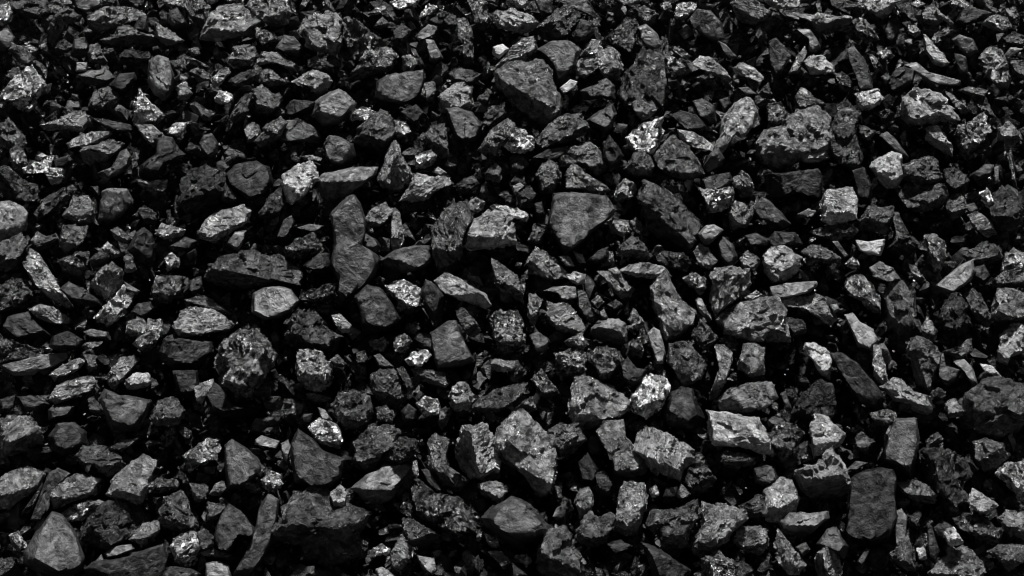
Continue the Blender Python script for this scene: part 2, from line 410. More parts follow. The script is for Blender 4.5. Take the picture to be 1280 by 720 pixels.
# ------------------------------------------------------------------ the lumps, largest first:
# label | shade, ridge, side, kind of surface, raised | outline in the photograph
LUMPS = '''huge dark boulder-like lump, right of the tall leaning dark slab|4 .5 U r 0|345,660 352.5,635 370,617.5 400,615 435,630 465,640 455,660 442.5,685 402.5,702.5 385,701.2 375,682.5 347.5,670
big grey lump with a narrow base, just below the long ridged spindle lump|5 .9 U r 0|620,555 625,535 640,520 655,517.5 672.5,532.5 690,547.5 695,562.5 692.5,592.5 685,617.5 672.5,620 660,600 645,582.5 632.5,575
tall smooth boot-shaped lump with a pointed tip, left of the pale upright sliver|4 .95 U m 1|413.8,270 430,253.8 442.5,250 450,260 455,275 455.5,291.2 452,306.2 461.2,312 472,321.2 467.5,340 455,357.5 442.5,367.5 426.2,378.8 420,370 423.8,350 413,327.5 419.5,306.2 418,290
very large smooth black slab, left of the grey split bar|2 .95 U m 0|1058.8,662.5 1063.8,622.5 1067.5,598.8 1085,590 1101.2,588 1114.5,591.2 1119,600 1117.5,622.5 1119.2,645 1111,665 1107.5,676.2 1090,677 1080,680.5 1067.5,675
huge rounded grey mass at the right edge, right of the pale lumpy bone-like lump|4 .9 U r 0|1208.8,492.5 1225,480 1247.5,475 1282.5,485 1285,515 1272.5,537.5 1247.5,547.5 1222.5,545 1207.5,530 1202.5,512.5
massive rough grey lump, just above the dark box-like lump with a pale end|5 .9 U r 0|947.5,178.8 960,163.8 980,158.8 995,142.5 1017.5,135 1035,150 1040,170 1032.5,190 1005,200 975,211.2 957.5,202.5 950,190
round crystal-encrusted lump, right of the wide dark dull lump|4.6 .88 U g 0|272.5,447.5 282.5,427.5 300,412.5 315,417.5 332.5,430 343.8,447.5 345,460 330,480 315,497.5 295,500 277.5,480 276.2,462.5
very wide grey lump with a shaded front, just above the round crystal-encrusted lump|4 .5 U r 0|268,332.5 277.5,322.5 300,318.8 322.5,316.2 340,320 360,330 372.5,340 367.5,356.2 345,347.5 322.5,357.5 295,367.5 265,362.5 252.5,350
big dark grey slanting boulder, below and left of the smooth dark anvil-shaped lump|4.4 .9 U r 0|620,90 635,82.5 655,79.5 677.5,81.2 687.5,97.5 696.2,117.5 700,142.5 690,150 677.5,155 657.5,140 640,125 625,110
large smooth kite-shaped slab, just below the round-backed lump with a pale patch|4 .95 U m 0|687.5,280 693.8,245 707.5,243.8 747.5,246.2 755,246.2 766.2,263.8 757.5,275 735,292.5 722.5,307.5 707.5,315 702.5,307.5
long dark lump with a pale ridge, left of the pale cup-shaped lump|4 .6 U r 0|796.2,247.5 810,232.5 830,240 847.5,246.2 860,260 876.2,282.5 872.5,292.5 857.5,310 837.5,308.8 820,290 805,267.5
big smooth triangular lump, left of the big dark oval boulder|4 .95 U m 0|33.8,690 47.5,665 63.8,643.8 75,646.2 90,662.5 105,700 100,710 82.5,718.8 60,716.2 35,703.8
big grey brick-like block, left of the grey slab with a glinting broken edge|5 .95 U r 0|898.8,400 910,385 935,380 962.5,371.2 972.5,372.5 980,390 986.2,426.2 960,426.2 935,422.5 907.5,417.5
big black upright slab, right of the knobbly rough grey lump|3 .95 U r 0|776.2,117.5 780,97.5 790,80 802.5,63.8 825,65.5 831.2,77.5 831.2,117.5 827.5,140 815,142.5 795,130 782.5,132.5
dark block with a rough pale top, right of the pale pitted rounded lump|6 .4 U r 0|995,587.5 1017.5,582.5 1040,568.8 1053.8,587.5 1060,600 1068.8,617.5 1055,627.5 1035,636.2 1012.5,637.5 1005,612.5
black lump with a bright streaked shoulder, just above the long sparkling dark lump|6 .45 R s 0|558.8,565 570,553.8 580,535 607.5,532.5 617.5,550 622.5,575 617.5,590 602.5,601.2 582.5,593.8 565,585
broad smooth dark lump, just below the big grey lump with a narrow base|4 .75 U m 0|606.2,647.5 620,632.5 640,622.5 655,627.5 672.5,640 687.5,662.5 677.5,672.5 660,675 645,685 627.5,672.5 610,657.5
large black hooked lump with a grey rim, above and right of the grey split bar|3 .6 R r 0|1145,572.5 1157.5,562.5 1185,565 1205,577.5 1212.5,592.5 1200,605 1207.5,625 1192.5,633.8 1177.5,622.5 1152.5,600
big dark oval boulder, just above the wide dark slab cut by the bottom edge|3 .85 U r 0|103.8,672.5 110,655 125,637.5 147.5,627.5 167.5,631.2 183.8,645 172.5,660 152.5,677.5 132.5,686.2 112.5,682.5
long sparkling dark lump, just below the black lump with a bright streaked shoulder|4 .9 U g 0|513.8,607.5 527.5,603.8 545,617.5 570,625 587.5,637.5 597.5,652.5 595,665 570,671.2 547.5,660 530,645 520,627.5
big black slab with a flat face, just below the bright crystalline knob|3 .9 U m 0|366.2,555 373.8,540 390,550 405,565 427.5,575 426.2,595 412.5,607.5 390,611.2 370,602.5 366.2,577.5
broad grey lozenge-shaped slab, right of the grey upright slab with a glassy foot|6 .95 U s 0|792.5,565 797.5,540 810,535 835,545 865,562.5 865,572.5 852.5,590 850,601.2 827.5,591.2 800,573.8
grey pointed lump with two smooth faces, left of the sparkling white crystalline lump|5 .9 U r 0|712.5,517.5 716.2,492.5 718.8,472.5 740,475 765,485 786.2,505 775,517.5 747.5,527.5 722.5,527.5
pale flat trapezoid slab, just below the blunt grey loaf-like block|7 .95 U r 0|890,537.5 887.5,515 900,517.5 947.5,522.5 957.5,540 967.5,567.5 960,568.8 927.5,558.8 892.5,555
tall grey slab with curved grain, left of the big pale block with a black underside|4 .9 U s 0|540,295 550,267.5 565,256.2 582.5,252.5 588.8,272.5 580,295 577.5,320 562.5,330 550,335.5 541.2,320
steep pyramid-like lump, below and left of the dark lump with rounded top|4 .7 U r 0|673.8,702.5 677.5,667.5 705,657 715,667.5 718.8,687.5 727.5,700 727.5,722.5 690,725 672.5,720
wide black rough lump, left of the dark dome with a smooth round face|2 .7 U r 0|226.2,232.5 235,215 250,208.8 272.5,213.8 282.5,225 277.5,242.5 270,260 252.5,272.5 237.5,270 225,252.5
tall mottled grey slab, just above the pale upright finger-like lump|5 .9 U r 0|815,362.5 820,351.2 832.5,337.5 840,355 850,372.5 868.8,390 866.2,405 847.5,420 832.5,425 826.2,405 818.8,385
wide dark slab cut by the bottom edge, just below the big dark oval boulder|3 .8 U m 0|100,721.2 120,702.5 140,700 175,690 200,681.2 206.2,700 202.5,720 150,730
wide black crinkled lump, just above the bright crusted lump|3 .8 U r 0|355,427.5 360,405 372.5,387.5 392.5,390 412.5,410 425,420 417.5,437.5 395,438.8 370,432.5
large grey shield-shaped lump, right of the blocky lump split in three|5 .85 U r 0|865,680 877.5,657.5 881.2,633.8 910,636.2 930,638.8 931.2,650 915,667.5 895,685 875,697.5
large dark slab with rounded shoulders, right of the pale smooth tear-shaped lump|4 .85 U r 0|1105,367.5 1112.5,356.2 1127.5,353.8 1138.8,363.8 1146.2,390 1151.2,417.5 1145,423.8 1125,427.5 1115,412.5 1110,395
blocky lump split in three, left of the large grey shield-shaped lump|4 .85 U r 0|813.8,660 820,640 847.5,637.5 870,626.2 875,647.5 862.5,662.5 857.5,680 840,687.5 822.5,680
grey upright slab with a glassy foot, left of the broad grey lozenge-shaped slab|5 .9 U r 0|747.5,542.5 755,527.5 780,527.5 782.5,545 800,567.5 803.8,587.5 787.5,593.8 767.5,590 760,567.5
big pale block with a black underside, right of the tall grey slab with curved grain|6 .9 U r 0|581.2,307.5 585,285 597.5,272.5 610,263.8 627.5,270 645,277.5 645,305 627.5,307.5 600,310
knotty dark lump with white flecks, right of the bright crystalline knob|4 .8 U r 0|438.8,555 460,535 482.5,530 501.2,540 495,555 480,565 470,585 460,588.8 442.5,577.5
dark grained wedge, right of the massive rough grey lump|3 .9 U s 0|1040,165 1045,147.5 1047.5,135 1057.5,128.8 1075,145 1067.5,152.5 1070,170 1076.2,192.5 1072.5,205 1062.5,207.5 1045,200 1035,185
broad rough lump with a sharp point, just below the pale stick-like lump|6 .85 U r 0|1126.2,147.5 1128.8,122.5 1142.5,111.2 1160,111.2 1177.5,125 1193.8,145 1195,150 1172.5,150 1155,156.2 1135,153.8
ribbed grey lump, just above the big rough grey lump at the left edge|5 .7 U s 0|0,525 15,518.8 37.5,522.5 50,535 55,555 32.5,567.5 10,575 5,555
tall leaning dark slab, right of the black arrowhead-shaped lump|4 .9 U m 0|322.5,640 332.5,622.5 346.2,625 345,645 337.5,680 327.5,700 315,715 292.5,717.5 305,695 320,660
flat upright dark grey slab, just below the pale lumpy bone-like lump|4 .95 U m 0|1105,565 1110,542.5 1120,525 1145,525 1147.5,550 1143.8,570 1137.5,593.8 1122.5,582.5 1106.2,575
large black dull lump, just above the pale craggy lump|2 .8 U r 0|992.5,515 1002.5,495 1025,473.8 1042.5,482.5 1045,510 1032.5,530 1005,532.5
pale speckled slab with a dark patch, just above the big dark oval boulder|6 .9 U r 0|135,617.5 147.5,595 165,577.5 177.5,569.5 193.8,577.5 190,593.8 185,615 176.2,631.2 155,623.8
black three-lobed lump, just below the tall smooth boot-shaped lump with a pointed tip|3 .75 U m 0|445,372.5 460,358.8 475,361.2 487.5,380 500,398.8 490,405 472.5,415 456.2,418.8 451.2,402.5 448.8,385
sharp grey wedge with a dark lower face, left of the long sparkling dark lump|5 .6 U m 0|442.5,610 460,593.8 480,583.8 505,580.8 512.5,586.2 500,605 487.5,622.5 467.5,635 456.2,622.5
blunt grey loaf-like block, just above the pale flat trapezoid slab|5 .85 U r 0|898.8,500 912.5,488.8 935,480 960,476.2 970,480 971.2,500 955,510 920,516.2 902.5,510
smooth dark tile-like plate, just below the pale speckled tapered bar|4 .9 U m 0|538.8,417.5 560,403.8 570,402.5 576.2,420 585,437.5 592.5,450 577.5,456.2 547.5,460 542.5,440
broad dark lump with squared outline, below and right of the dazzling splintered lump|4 .9 U r 0|815,190 830,180 842.5,171.2 860,185 872.5,202.5 878.8,216.2 865,225 840,218.8 826.2,212.5
dull grey trapezoid lump, right of the pale almond-shaped chunk|4 .8 U m 0|127.5,500 132.5,487.5 150,495 187.5,501.2 180,520 170,537.5 142.5,540 135,520
lump with a dark face and a grey face, right of the tall mottled grey slab|5 .7 R r 0|887.5,352.5 895,337.5 915,335 935,337.5 940,355 925,372.5 910,380 897.5,392.5 890,382.5
rough square-shouldered grey block, right of the big rough block touching the top edge|5 .8 U r 0|381.2,25 395,18 425,17.5 428.8,32.5 425,55 417.5,68.8 395,62.5 383.8,55 380,37.5
dark box-like lump with a pale end, just below the massive rough grey lump|3 .65 R m 0|952.5,217.5 992.5,216.2 1020,211.2 1023.8,217.5 1022.5,246.2 1015,246.2 997.5,240 975,246.2 957.5,245
big grey triangular lump with a shiny corner, left of the rough square-shouldered grey block|5 .85 U r 0|252.5,47.5 257.5,32.5 275,10 297.5,6.2 317.5,13.8 322.5,27.5 307.5,40 280,45 260,51.2
long black wedge with a pale top rim, just below the smooth dark six-sided lump|5 .4 U m 0|396.2,225 410,216.2 432.5,212.5 450,208.8 471.2,210 467.5,218.8 445,235 427.5,250 412.5,256.2 402.5,245
upright brick-shaped lump, left of the blocky lump split in three|5 .9 U r 0|768.8,660 775,615 780,602.5 805,606.2 808.8,620 802.5,647.5 795,665 782.5,668
wide dark dull lump, below and left of the grey fan-shaped flat lump|3 .8 U m 0|201.2,440 207.5,425 225,420 262.5,427.5 263.8,440 242.5,460 217.5,458.8 202.5,450
long dark slanting lump, below and left of the pale upright stick|3 .85 U m 0|1041.2,443.8 1055,443.8 1072.5,455 1090,475 1105,500 1100,511.2 1075,503.8 1060,480 1047.5,460
rounded rough dark lump, above and right of the bright crystalline knob|4 .8 U r 0|416.2,507.5 425,492.5 445,488.8 460,495 467.5,510 462.5,530 450,537.5 430,532.5 417.5,520
smooth black rounded lump, right of the sparkling white crystalline lump|3 .85 U m 0|831.2,510 837.5,492.5 852.5,485.5 865,487.5 872.5,507.5 880,522.5 865,537.5 840,532.5 830,525
bright crusted lump, just below the wide black crinkled lump|6 .8 U g 0|371.2,440 385,436.2 402.5,442.5 413.8,457.5 412.5,480 402.5,490 382.5,485 370,467.5
dark dome with a smooth round face, right of the wide black rough lump|3 .9 U m 0|285,218.8 295,207.5 320,203 335,210 338.8,227.5 330,242.5 310,250.5 297.5,240 287.5,230
big rough grey lump at the left edge, left of the grey loaf-like lump|5 .9 U r 0|0,600 12.5,590 32.5,582.5 53.8,593.8 45,612.5 27.5,622.5 17.5,632.5 5,632.5 -2.5,627.5
pale leaf-shaped blade, left of the massive rough grey lump|6 .9 U r 1|897.5,180 902.5,155 917.5,132.5 932.5,121.2 942.5,125 946.2,142.5 937.5,162.5 926.2,171.2 920,165 905,190 895,190
smooth flat tongue-shaped slab, just above the thick grey lump with scooped top|4 .9 U m 0|470,120 473.8,102.5 490,93.8 527.5,88.8 528.8,100 523.8,120 505,128.8 480,125
smooth grey upright plate, right of the glittering jagged lump in deep shade|4 .95 U m 0|282.5,560 291.2,552.5 305,560 320,572.5 327.5,585 315,597.5 305,607.5 286.2,608.8 282.5,585
rounded grey lump with fan-like grain, above and left of the wide black crinkled lump|5 .9 U m 0|317.5,367.5 330,360 347.5,358.8 362.5,362.5 372.5,376.2 365,388.8 347.5,396.2 332.5,398.8 316.2,390
wrinkled glossy knob, right of the smooth dark tile-like plate|5 .8 U g 0|615,400 627.5,388.8 647.5,390 655,407.5 658.8,427.5 650,437.5 630,438.8 617.5,422.5
broad flat mottled lump, left of the long curved bone-shaped stick|4 .9 U r 0|836.2,430 857.5,428.8 872.5,442.5 883.8,450 882.5,465 865,476.2 855,481.2 845,465 836.2,452.5
pointed lump with a pale spine, just above the pale lumpy bone-like lump|4 .8 R r 0|1135,435 1147.5,422.5 1165,426.2 1173.8,440 1167.5,465 1162.5,488.8 1150,480 1140,462.5
grey fan-shaped flat lump, above and right of the wide dark dull lump|5 .95 U s 0|221.2,407.5 227.5,390 240,385 262.5,387.5 288.8,405 285,411.2 250,417.5 228.8,422.5
pale pitted rounded lump, left of the dark block with a rough pale top|6 .9 U r 0|955,615 975,600 990,601.2 997,622.5 992.5,640 975,651.2 957.5,647.5
thick grey lump with scooped top, right of the smooth dark six-sided lump|4 .8 U r 0|441.2,175 455,157.5 480,137.5 490,150 492.5,165 485,180 467.5,190 447.5,186.2 442.5,182.5
wide rough crescent lump, above and left of the round-backed lump with a pale patch|4 .75 U r 0|670,177.5 687.5,155 705,145 722.5,142.5 735,155 737.5,165 722.5,172.5 695,180 672.5,185
grainy grey mound at the bottom edge, just below the pale split chip|5 .85 U r 0|1163.8,715 1177.5,700 1190,685 1205,683.8 1217.5,690 1227.5,715 1225,725 1172.5,727.5
sparkling white crystalline lump, left of the smooth black rounded lump|9 .9 U g 0|787.5,502.5 797.5,487.5 812.5,467.5 832.5,475 836.2,490 825,510 810,520 792.5,515
pale cube with a chipped base, just below the dark grained wedge|7 .9 U r 0|1028.8,245 1035,238.8 1065,237 1070,250 1068.8,272.5 1057.5,277.5 1040,281.2 1027.5,272.5
curved grey lump, left of the black lump with a bright streaked shoulder|4 .8 L r 0|535,555 545,542.5 562.5,552.5 557.5,570 560,585 585,597.5 572.5,612.5 552.5,605 537.5,582.5
upright grey lump with a pale bulge, right of the smooth dark six-sided lump|5 .8 R r 0|475,210 480,190 490,176.2 497.5,185 505,202.5 513.8,217.5 510,230 500,237.5 480,232.5 472.5,225
smooth dark anvil-shaped lump, just below the large dark crinkled lump|4 .8 U m 0|672.5,62.5 687.5,52.5 710,52 723.8,62.5 720,82.5 707.5,98.8 696.2,105 691.2,85 682.5,72.5
wide grey lump capped by another, below and right of the white hexagonal nugget|4 .85 U r 0|1122.5,232.5 1132.5,226.2 1155,232.5 1177.5,231.2 1182.5,245 1175,257.5 1160,263 1135,258.8 1127.5,247.5
smooth grey lump with flat slanted top, just above the smooth dark six-sided lump|5 .65 U m 0|390,142.5 395,127.5 415,115 426.2,112.5 436.2,122.5 443.8,130 435,142.5 425,152.5 402.5,157.5
pale streaked slab slanting upward, below and right of the wide black rough lump|6 .9 U s 0|248.8,291.2 260,273.8 280,262.5 302.5,257.5 310,265 306.2,278.8 282.5,293.8 268.8,301.2 252.5,297.5
low dark lump with wavy rim, below and left of the long sparkling dark lump|4 .5 U s 0|505,648.8 520,652.5 540,662.5 560,675 567.5,685 545,692.5 520,685 506.2,677.5
rough upright lump with a knotty face, just above the bright cracked cube|4 .8 U r 0|201.2,640 207.5,620 225,615 235,630 246.2,647.5 245,662.5 222.5,663.8 207.5,655
bright white fractured lump, just above the big dark bean-shaped lump|7 .9 U g 0|20,97.5 40,83.8 53.8,102.5 47.5,122.5 35,138.8 15,127.5 5,122.5
black arrowhead-shaped lump, left of the tall leaning dark slab|3 .9 U m 0|268.8,670 277.5,645 285,631.2 300,640 317.5,662.5 315,671.2 297.5,668.8 287.5,686.2 275,685
big dark shaggy slab, just above the pale ribbed lump at the right edge|3 .9 U r 0|1242.5,242.5 1252.5,236.2 1270,250 1278.8,260 1275,277.5 1260,288.8 1242.5,285 1237.5,265
grey lump with a tall pointed corner, right of the rough square-shouldered grey block|4 .8 L r 0|431.2,22.5 446.2,25 460,37.5 482.5,53.8 475,60 460,63.8 450,75 440,75 433.8,50
shattered glossy block, above and left of the smooth flat tongue-shaped slab|5 .7 U g 0|433.8,97.5 447.5,82.5 460,63.8 490,60 495,72.5 487.5,87.5 475,90 460,100 445,103.8
long thin grey blade slanting down, just above the pale layered flake|5 .9 U s 0|31.2,332.5 41.2,312.5 50,320 60,335 72.5,357.5 90,382.5 82.5,383.8 60,370 45,355
folded dark lump, above and right of the rounded rough dark lump|4 .75 U s 0|463.8,472.5 475,460 492.5,462.5 502.5,480 505,500 495,508.8 477.5,502.5 465,490
round pale nugget, just above the pale flat sliver tapering to one end|6 .9 U r 0|955,320 960,312.5 977.5,307 990,312.5 998.8,322.5 997.5,337.5 985,347.5 967.5,351.2 957.5,340
dark lump under a long pale rim, just above the pale grey nugget with blunt end|5 .25 U r 0|995,20 1032.5,18 1063.8,23 1063.8,55 1045,52.5 1025,45 1017.5,27.5
knobbly rough grey lump, right of the smooth dark anvil-shaped lump|5 .75 U r 0|720,77.5 740,68.8 760,61.2 770,67.5 778.8,87.5 772.5,100 755,96.2 747.5,85 732.5,97.5 722.5,92.5
dazzling splintered lump, above and left of the broad dark lump with squared outline|9 .8 U g 0|786.2,172.5 802.5,155 827.5,147.5 826.2,162.5 822.5,180 815,205 802.5,197.5 790,185
grey loaf-like lump, just above the big smooth triangular lump|5 .9 U r 0|63.8,620 72.5,605 92.5,593 107.5,593.8 122.5,600 115,615 97.5,622.5 70,635
large dark crinkled lump, just above the smooth dark anvil-shaped lump|4 .8 U r 0|666.2,38.8 685,25 700,12.5 712.5,9.5 726.2,16.2 722.5,27.5 712.5,40 705,48.8 690,51.2 677.5,46.2
pale knobbly shield-shaped lump, left of the long black wedge with a pale top rim|7 .9 U r 0|353.8,220 367.5,208.8 386.2,202.5 395,210 395,225 380,242.5 365,253 356.2,248.8
dark lump with rounded top, above and right of the steep pyramid-like lump|4 .8 U r 0|721.2,660 737.5,643.8 762.5,642.5 766.2,650 758.8,677.5 732.5,685 722.5,672.5
dark lump with a smooth pale top, just above the two-tone slanting wedge|5 .5 U m 0|975,652.5 987.5,641.2 1012.5,642.5 1031.2,641.2 1032.5,648.8 1022.5,657.5 1000,678.8 980,670
craggy dark lump with rough face, just below the grey upright lump with pale top face|5 .8 U g 0|1196.2,160 1215,150 1227.5,141.2 1232.5,152.5 1236.2,165 1225,180 1212.5,197.5 1205,200 1197.5,182.5
big dark bean-shaped lump, just above the big pale lump cut by the left edge|3 .7 U r 0|-2.5,213.8 10,210.8 22.5,217.5 27.5,223.8 47.5,230 50,240 42.5,250 22.5,252.5 5,245 -2.5,232.5
long ridged spindle lump, right of the rough round nugget|4 .85 U s 0|590,507.5 602.5,497.5 622.5,487.5 642.5,480 657.5,478.8 655,490 642.5,502.5 615,517.5 595,518.8
broad dark wedge, just below the pale upright sliver|4 .7 U m 0|477.5,325 495,312.5 520,307 535,308.8 538.8,322.5 530,332.5 507.5,338.8 482.5,335
big rough block touching the top edge, left of the rough square-shouldered grey block|5 .85 U r 0|310,7.5 317.5,-5 360,-5 362.5,15 358.8,28.8 345,33.8 327.5,27.5 317.5,22.5
pale craggy lump, just above the dark block with a rough pale top|7 .9 U r 0|1013.8,537.5 1020,520 1035,522.5 1045,535 1055,543.8 1050,553.8 1032.5,566.2 1017.5,571.2
round-backed lump with a pale patch, below and right of the wide rough crescent lump|5 .85 U r 0|702.5,200 712.5,183.8 730,179.5 745,182.5 756.2,200 758.8,210 750,220 735,210 722.5,205 705,207.5
dark smooth round lump, just above the grey loaf-like lump|3 .8 U m 0|62.5,545 72.5,530 92.5,528.8 105,540 107.5,555 95,565 80,568.8 65,560
black egg-shaped lump, just below the pale angular wedge|2 .8 U r 0|1176.2,397.5 1182.5,377.5 1192.5,368.8 1202.5,377.5 1210,395 1213.8,415 1205,422.5 1190,417.5 1180,412.5
grey stubby lump with a pale spot, above and right of the grey loaf-like lump|4 .8 U r 0|95,570 107.5,558 130,557.5 145,567.5 155,578.8 147.5,590 135,593.8 117.5,581.2 100,578.8
pale lumpy bone-like lump, just below the pointed lump with a pale spine|6 .85 U r 0|1102.5,483.8 1120,472.5 1132.5,480 1142.5,490 1160,495 1165,512.5 1155,518.8 1140,512.5 1120,500
pale speckled tapered bar, just below the tall grey slab with curved grain|7 .9 U r 0|543.8,351.2 557.5,342.5 575,347.5 592.5,360 605,367.5 612.5,380 605,385 582.5,375 565,370 550,362.5
long pale cigar-like lump, left of the big grey triangular lump with a shiny corner|5 .9 U r 0|111.2,23.8 122.5,13.8 140,10.5 162.5,10 178,17.5 175,23.8 160,27.5 140,36.2 122.5,41.2 112.5,32.5
dark smooth lump with a square knob, above and left of the wide black rough lump|3 .8 U m 0|197.5,172.5 215,173.8 222.5,187.5 230,193.8 220,200 205,205 197.5,218.8 187.5,225.5 175,218.8 177.5,206.2 195,193.8
dark lump with a bright-flecked end, just below the pale split chip|4 .7 U g 0|1191.2,647.5 1210,645 1235,650 1248.8,660 1247.5,680 1230,683.8 1220,672.5 1200,660
black lump with a mirror-bright corner, above and left of the pale layered flake|3 .7 U g 0|0,361.2 20,347.5 32.5,352.5 41.2,363.8 38.8,380 15,387.5 0,390
grey block at the right edge, just above the pale flaky lump at the right edge|5 .9 U r 0|1242.5,380 1247.5,361.2 1262.5,362.5 1285,372.5 1285,397.5 1260,400 1241.2,398.8
smooth black lump, just below the round crystal-encrusted lump|2 .7 U m 0|257.5,492.5 267.5,480 277.5,487.5 292.5,507.5 322.5,512.5 317.5,527.5 287.5,522.5 262.5,507.5
smooth grey oval lump with a pale band, just above the wide black rough lump|5 .8 U m 0|187.5,77.5 197.5,70 210,75 217.5,95 213.8,117.5 205,123.8 192.5,117.5 186.2,102.5
long grey slab tapering to a point, just below the pale layered flake|5 .75 U m 0|2.5,456.2 25,451.2 55,443.8 82.5,439.5 86.2,446.2 72.5,455 40,468.8 20,468.8
dark gritty lump, just above the big black upright slab|3 .8 U g 0|757.5,47.5 770,37.5 782.5,23 796.2,28.8 795,50 790,67.5 780,77.5 767.5,62.5
grey lump with a furrowed face, left of the black block with a pale top face|5 .85 U s 0|682.5,395 685,377.5 697.5,381.2 712.5,382.5 722.5,395 730,410 717.5,420 700,413.8
big pale lump cut by the left edge, just below the big dark bean-shaped lump|6 .9 U r 0|-3.8,252.5 12.5,253.8 27.5,257.5 32.5,267.5 28.8,287.5 15,295 2.5,301.2 -3.8,300
crumpled dark lump, right of the big grey lump with a narrow base|4 .7 U r 0|685,540 702.5,530 725,532.5 732.5,550 722.5,557.5 705,571.2 692.5,557.5
smooth egg-shaped grey lump, just below the pale notched block|4 .9 U m 0|558.8,137.5 572.5,135.5 590,142.5 601.2,157.5 597.5,172.5 582.5,177.5 570,172.5 562.5,152.5
dark pitted lump, just below the black block with a pale top face|4 .8 U g 0|735,445 750,435 770,436.2 778.8,450 770,467.5 750,478.8 745,465
dark domed lump, just above the wide grey lump capped by another|4 .85 U r 0|1130,207.5 1145,201.2 1160,196.2 1168.8,201.2 1177,222.5 1172.5,228.8 1150,231.2 1132.5,225
dark flat-topped lump, just above the long grey slab tapering to a point|3 .7 U m 0|6.2,407.5 12.5,396.2 35,390 47.5,405 62.5,420 45,425 22.5,423.8
dark slanting slab at the bottom edge, just below the blocky lump split in three|3 .8 U m 0|803.8,680 820,685 840,697.5 862.5,712.5 857.5,725 820,725
dark rough-faced lump, right of the pale flat trapezoid slab|4 .8 U g 0|960,545 975,530 995,532.5 1001.2,545 992.5,562.5 977.5,575 965,560
striated log-like lump, left of the dazzling mirror-faced chunk|5 .8 U s 1|595,190 607.5,175 617.5,160 635,147.5 645,152.5 642.5,167.5 625,182.5 615,197.5 602.5,200
grey upright lump with pale top face, just below the dark smooth flat-sided lump|5 .9 U r 0|1225,73.8 1237.5,60 1250,62.5 1256.2,77.5 1263.8,97.5 1258.8,112.5 1250,110 1235,96.2 1231.2,80
pale mottled lump with a dark base, just above the tall grey slab with curved grain|6 .85 U r 0|500,251.2 510,237.5 522.5,220 552.5,221.2 562.5,222.5 560,231.2 540,242.5 527.5,251.2
grey block with a smooth flat face, above and left of the dark smooth pear-shaped lump|5 .55 L m 0|128.8,240 135,237 157.5,237.5 166.2,250 150,270 137.5,277 125,272.5 127.5,260
dull round lump, just below the huge rounded grey mass at the right edge|4 .9 U r 0|1218.8,572.5 1220,552.5 1235,548.8 1252.5,555 1258.8,570 1250,582.5 1230,587.5
white hexagonal nugget, above and left of the wide grey lump capped by another|8 .9 U r 0|1088,208.8 1100,197.5 1112.5,192 1125,195 1128.8,220 1120,232.5 1107.5,231.2 1095,220
black block with a pale top face, right of the grey lump with a furrowed face|5 .35 U m 0|740,410 750,402.5 772.5,399.5 781.2,405 783.8,427.5 775,432.5 747.5,427.5 740,422.5
long dark slab with thin pale top edge, just above the wide black rough lump|4 .35 U r 0|127.5,50 142.5,43.8 150,36.2 162.5,34.5 172.5,41.2 192.5,46.2 200,53.8 197.5,61.2 162.5,58.8 132.5,53.8
pale notched block, just above the smooth egg-shaped grey lump|6 .85 U r 0|546.2,121.2 562.5,111.2 567.5,105 586.2,107.5 591.2,130 585,136.2 550,138.8
bright cracked cube, left of the black arrowhead-shaped lump|7 .8 U g 0|213.8,682.5 225,667.5 242.5,665 251.2,682.5 247.5,700 232.5,707 220,700
grey slab with a glinting broken edge, right of the big grey brick-like block|6 .8 U r 0|977,376.2 992.5,371.2 1020,369.5 1030,375 1037.5,387.5 1042.5,397.5 1035,405.5 1020,396.2 1002.5,385 985,383.8
flat-topped dark hump, left of the smooth dark six-sided lump|4 .7 U m 0|346.2,167.5 357.5,152.5 375,150 392.5,160 400,172.5 402.5,180 380,176.2 352.5,177.5
flat grey five-sided lump, right of the dull grey trapezoid lump|4 .8 U r 0|188.8,520 200,500 220,498.8 232.5,512.5 225,530 195,532.5
grey cobble-like lump, right of the large grey shield-shaped lump|5 .8 U r 0|916.2,675 927.5,656.2 947.5,658.8 960,662.5 958.8,680 947.5,692.5 927.5,685
pale lumpy slab with dark cleft, left of the large dark crinkled lump|6 .75 U r 0|620,27.5 625,15 640,12.5 655,15 673.8,27.5 667.5,37.5 652.5,42.5 640,37.5 625,35
grey wedge hanging point up, just above the wrinkled glossy knob|4 .8 U r 0|615,323.8 630,332.5 645,345 653.8,360 652.5,380 645,375 630,367.5 620,355
rough speckled slanting lump, just above the pale smooth tear-shaped lump|5 .85 U g 0|1056.2,357.5 1065,345 1077.5,343.8 1095,362.5 1097.5,385 1096.2,393.8 1087.5,390 1077.5,375 1062.5,367.5
two-tone lump with a pale upper face, right of the long thin grey blade slanting down|5 .8 R r 0|125,337.5 140,327.5 150,340 155,352.5 145,362.5 130,375 115,357.5 120,345
grey lump with a square flat top, just above the grey lump with a furrowed face|5 .8 U r 0|660,327.5 670,310 682.5,317.5 697.5,330 710,345 685,350 665,340
pale flaky lump at the right edge, just below the grey block at the right edge|6 .85 U r 0|1247.5,440 1252.5,420 1265,405.5 1282.5,406.2 1285,437.5 1262.5,445 1260,455 1250,447.5
glittering jagged lump in deep shade, right of the pale speckled slab with a dark patch|6 .8 U g 0|230,570 247.5,555 267.5,546.2 276.2,560 270,575 250,580 237.5,590
bright crystalline knob, just above the big black slab with a flat face|7 .8 U g 0|386.2,535 400,522.5 420,532.5 429.2,550 422.5,567 410,560 395,550
long curved bone-shaped stick, right of the broad flat mottled lump|5 .8 U s 0|892.5,432.5 905,432.5 915,442.5 912.5,462.5 905,480 900,495 890,510 883.8,502.5 890,485 900,460
dark flat-fronted lump, right of the pale cube with a chipped base|4 .7 U r 0|1072.5,275 1087.5,260 1115,258.8 1116.2,267.5 1107.5,288.8 1085,290 1075,285
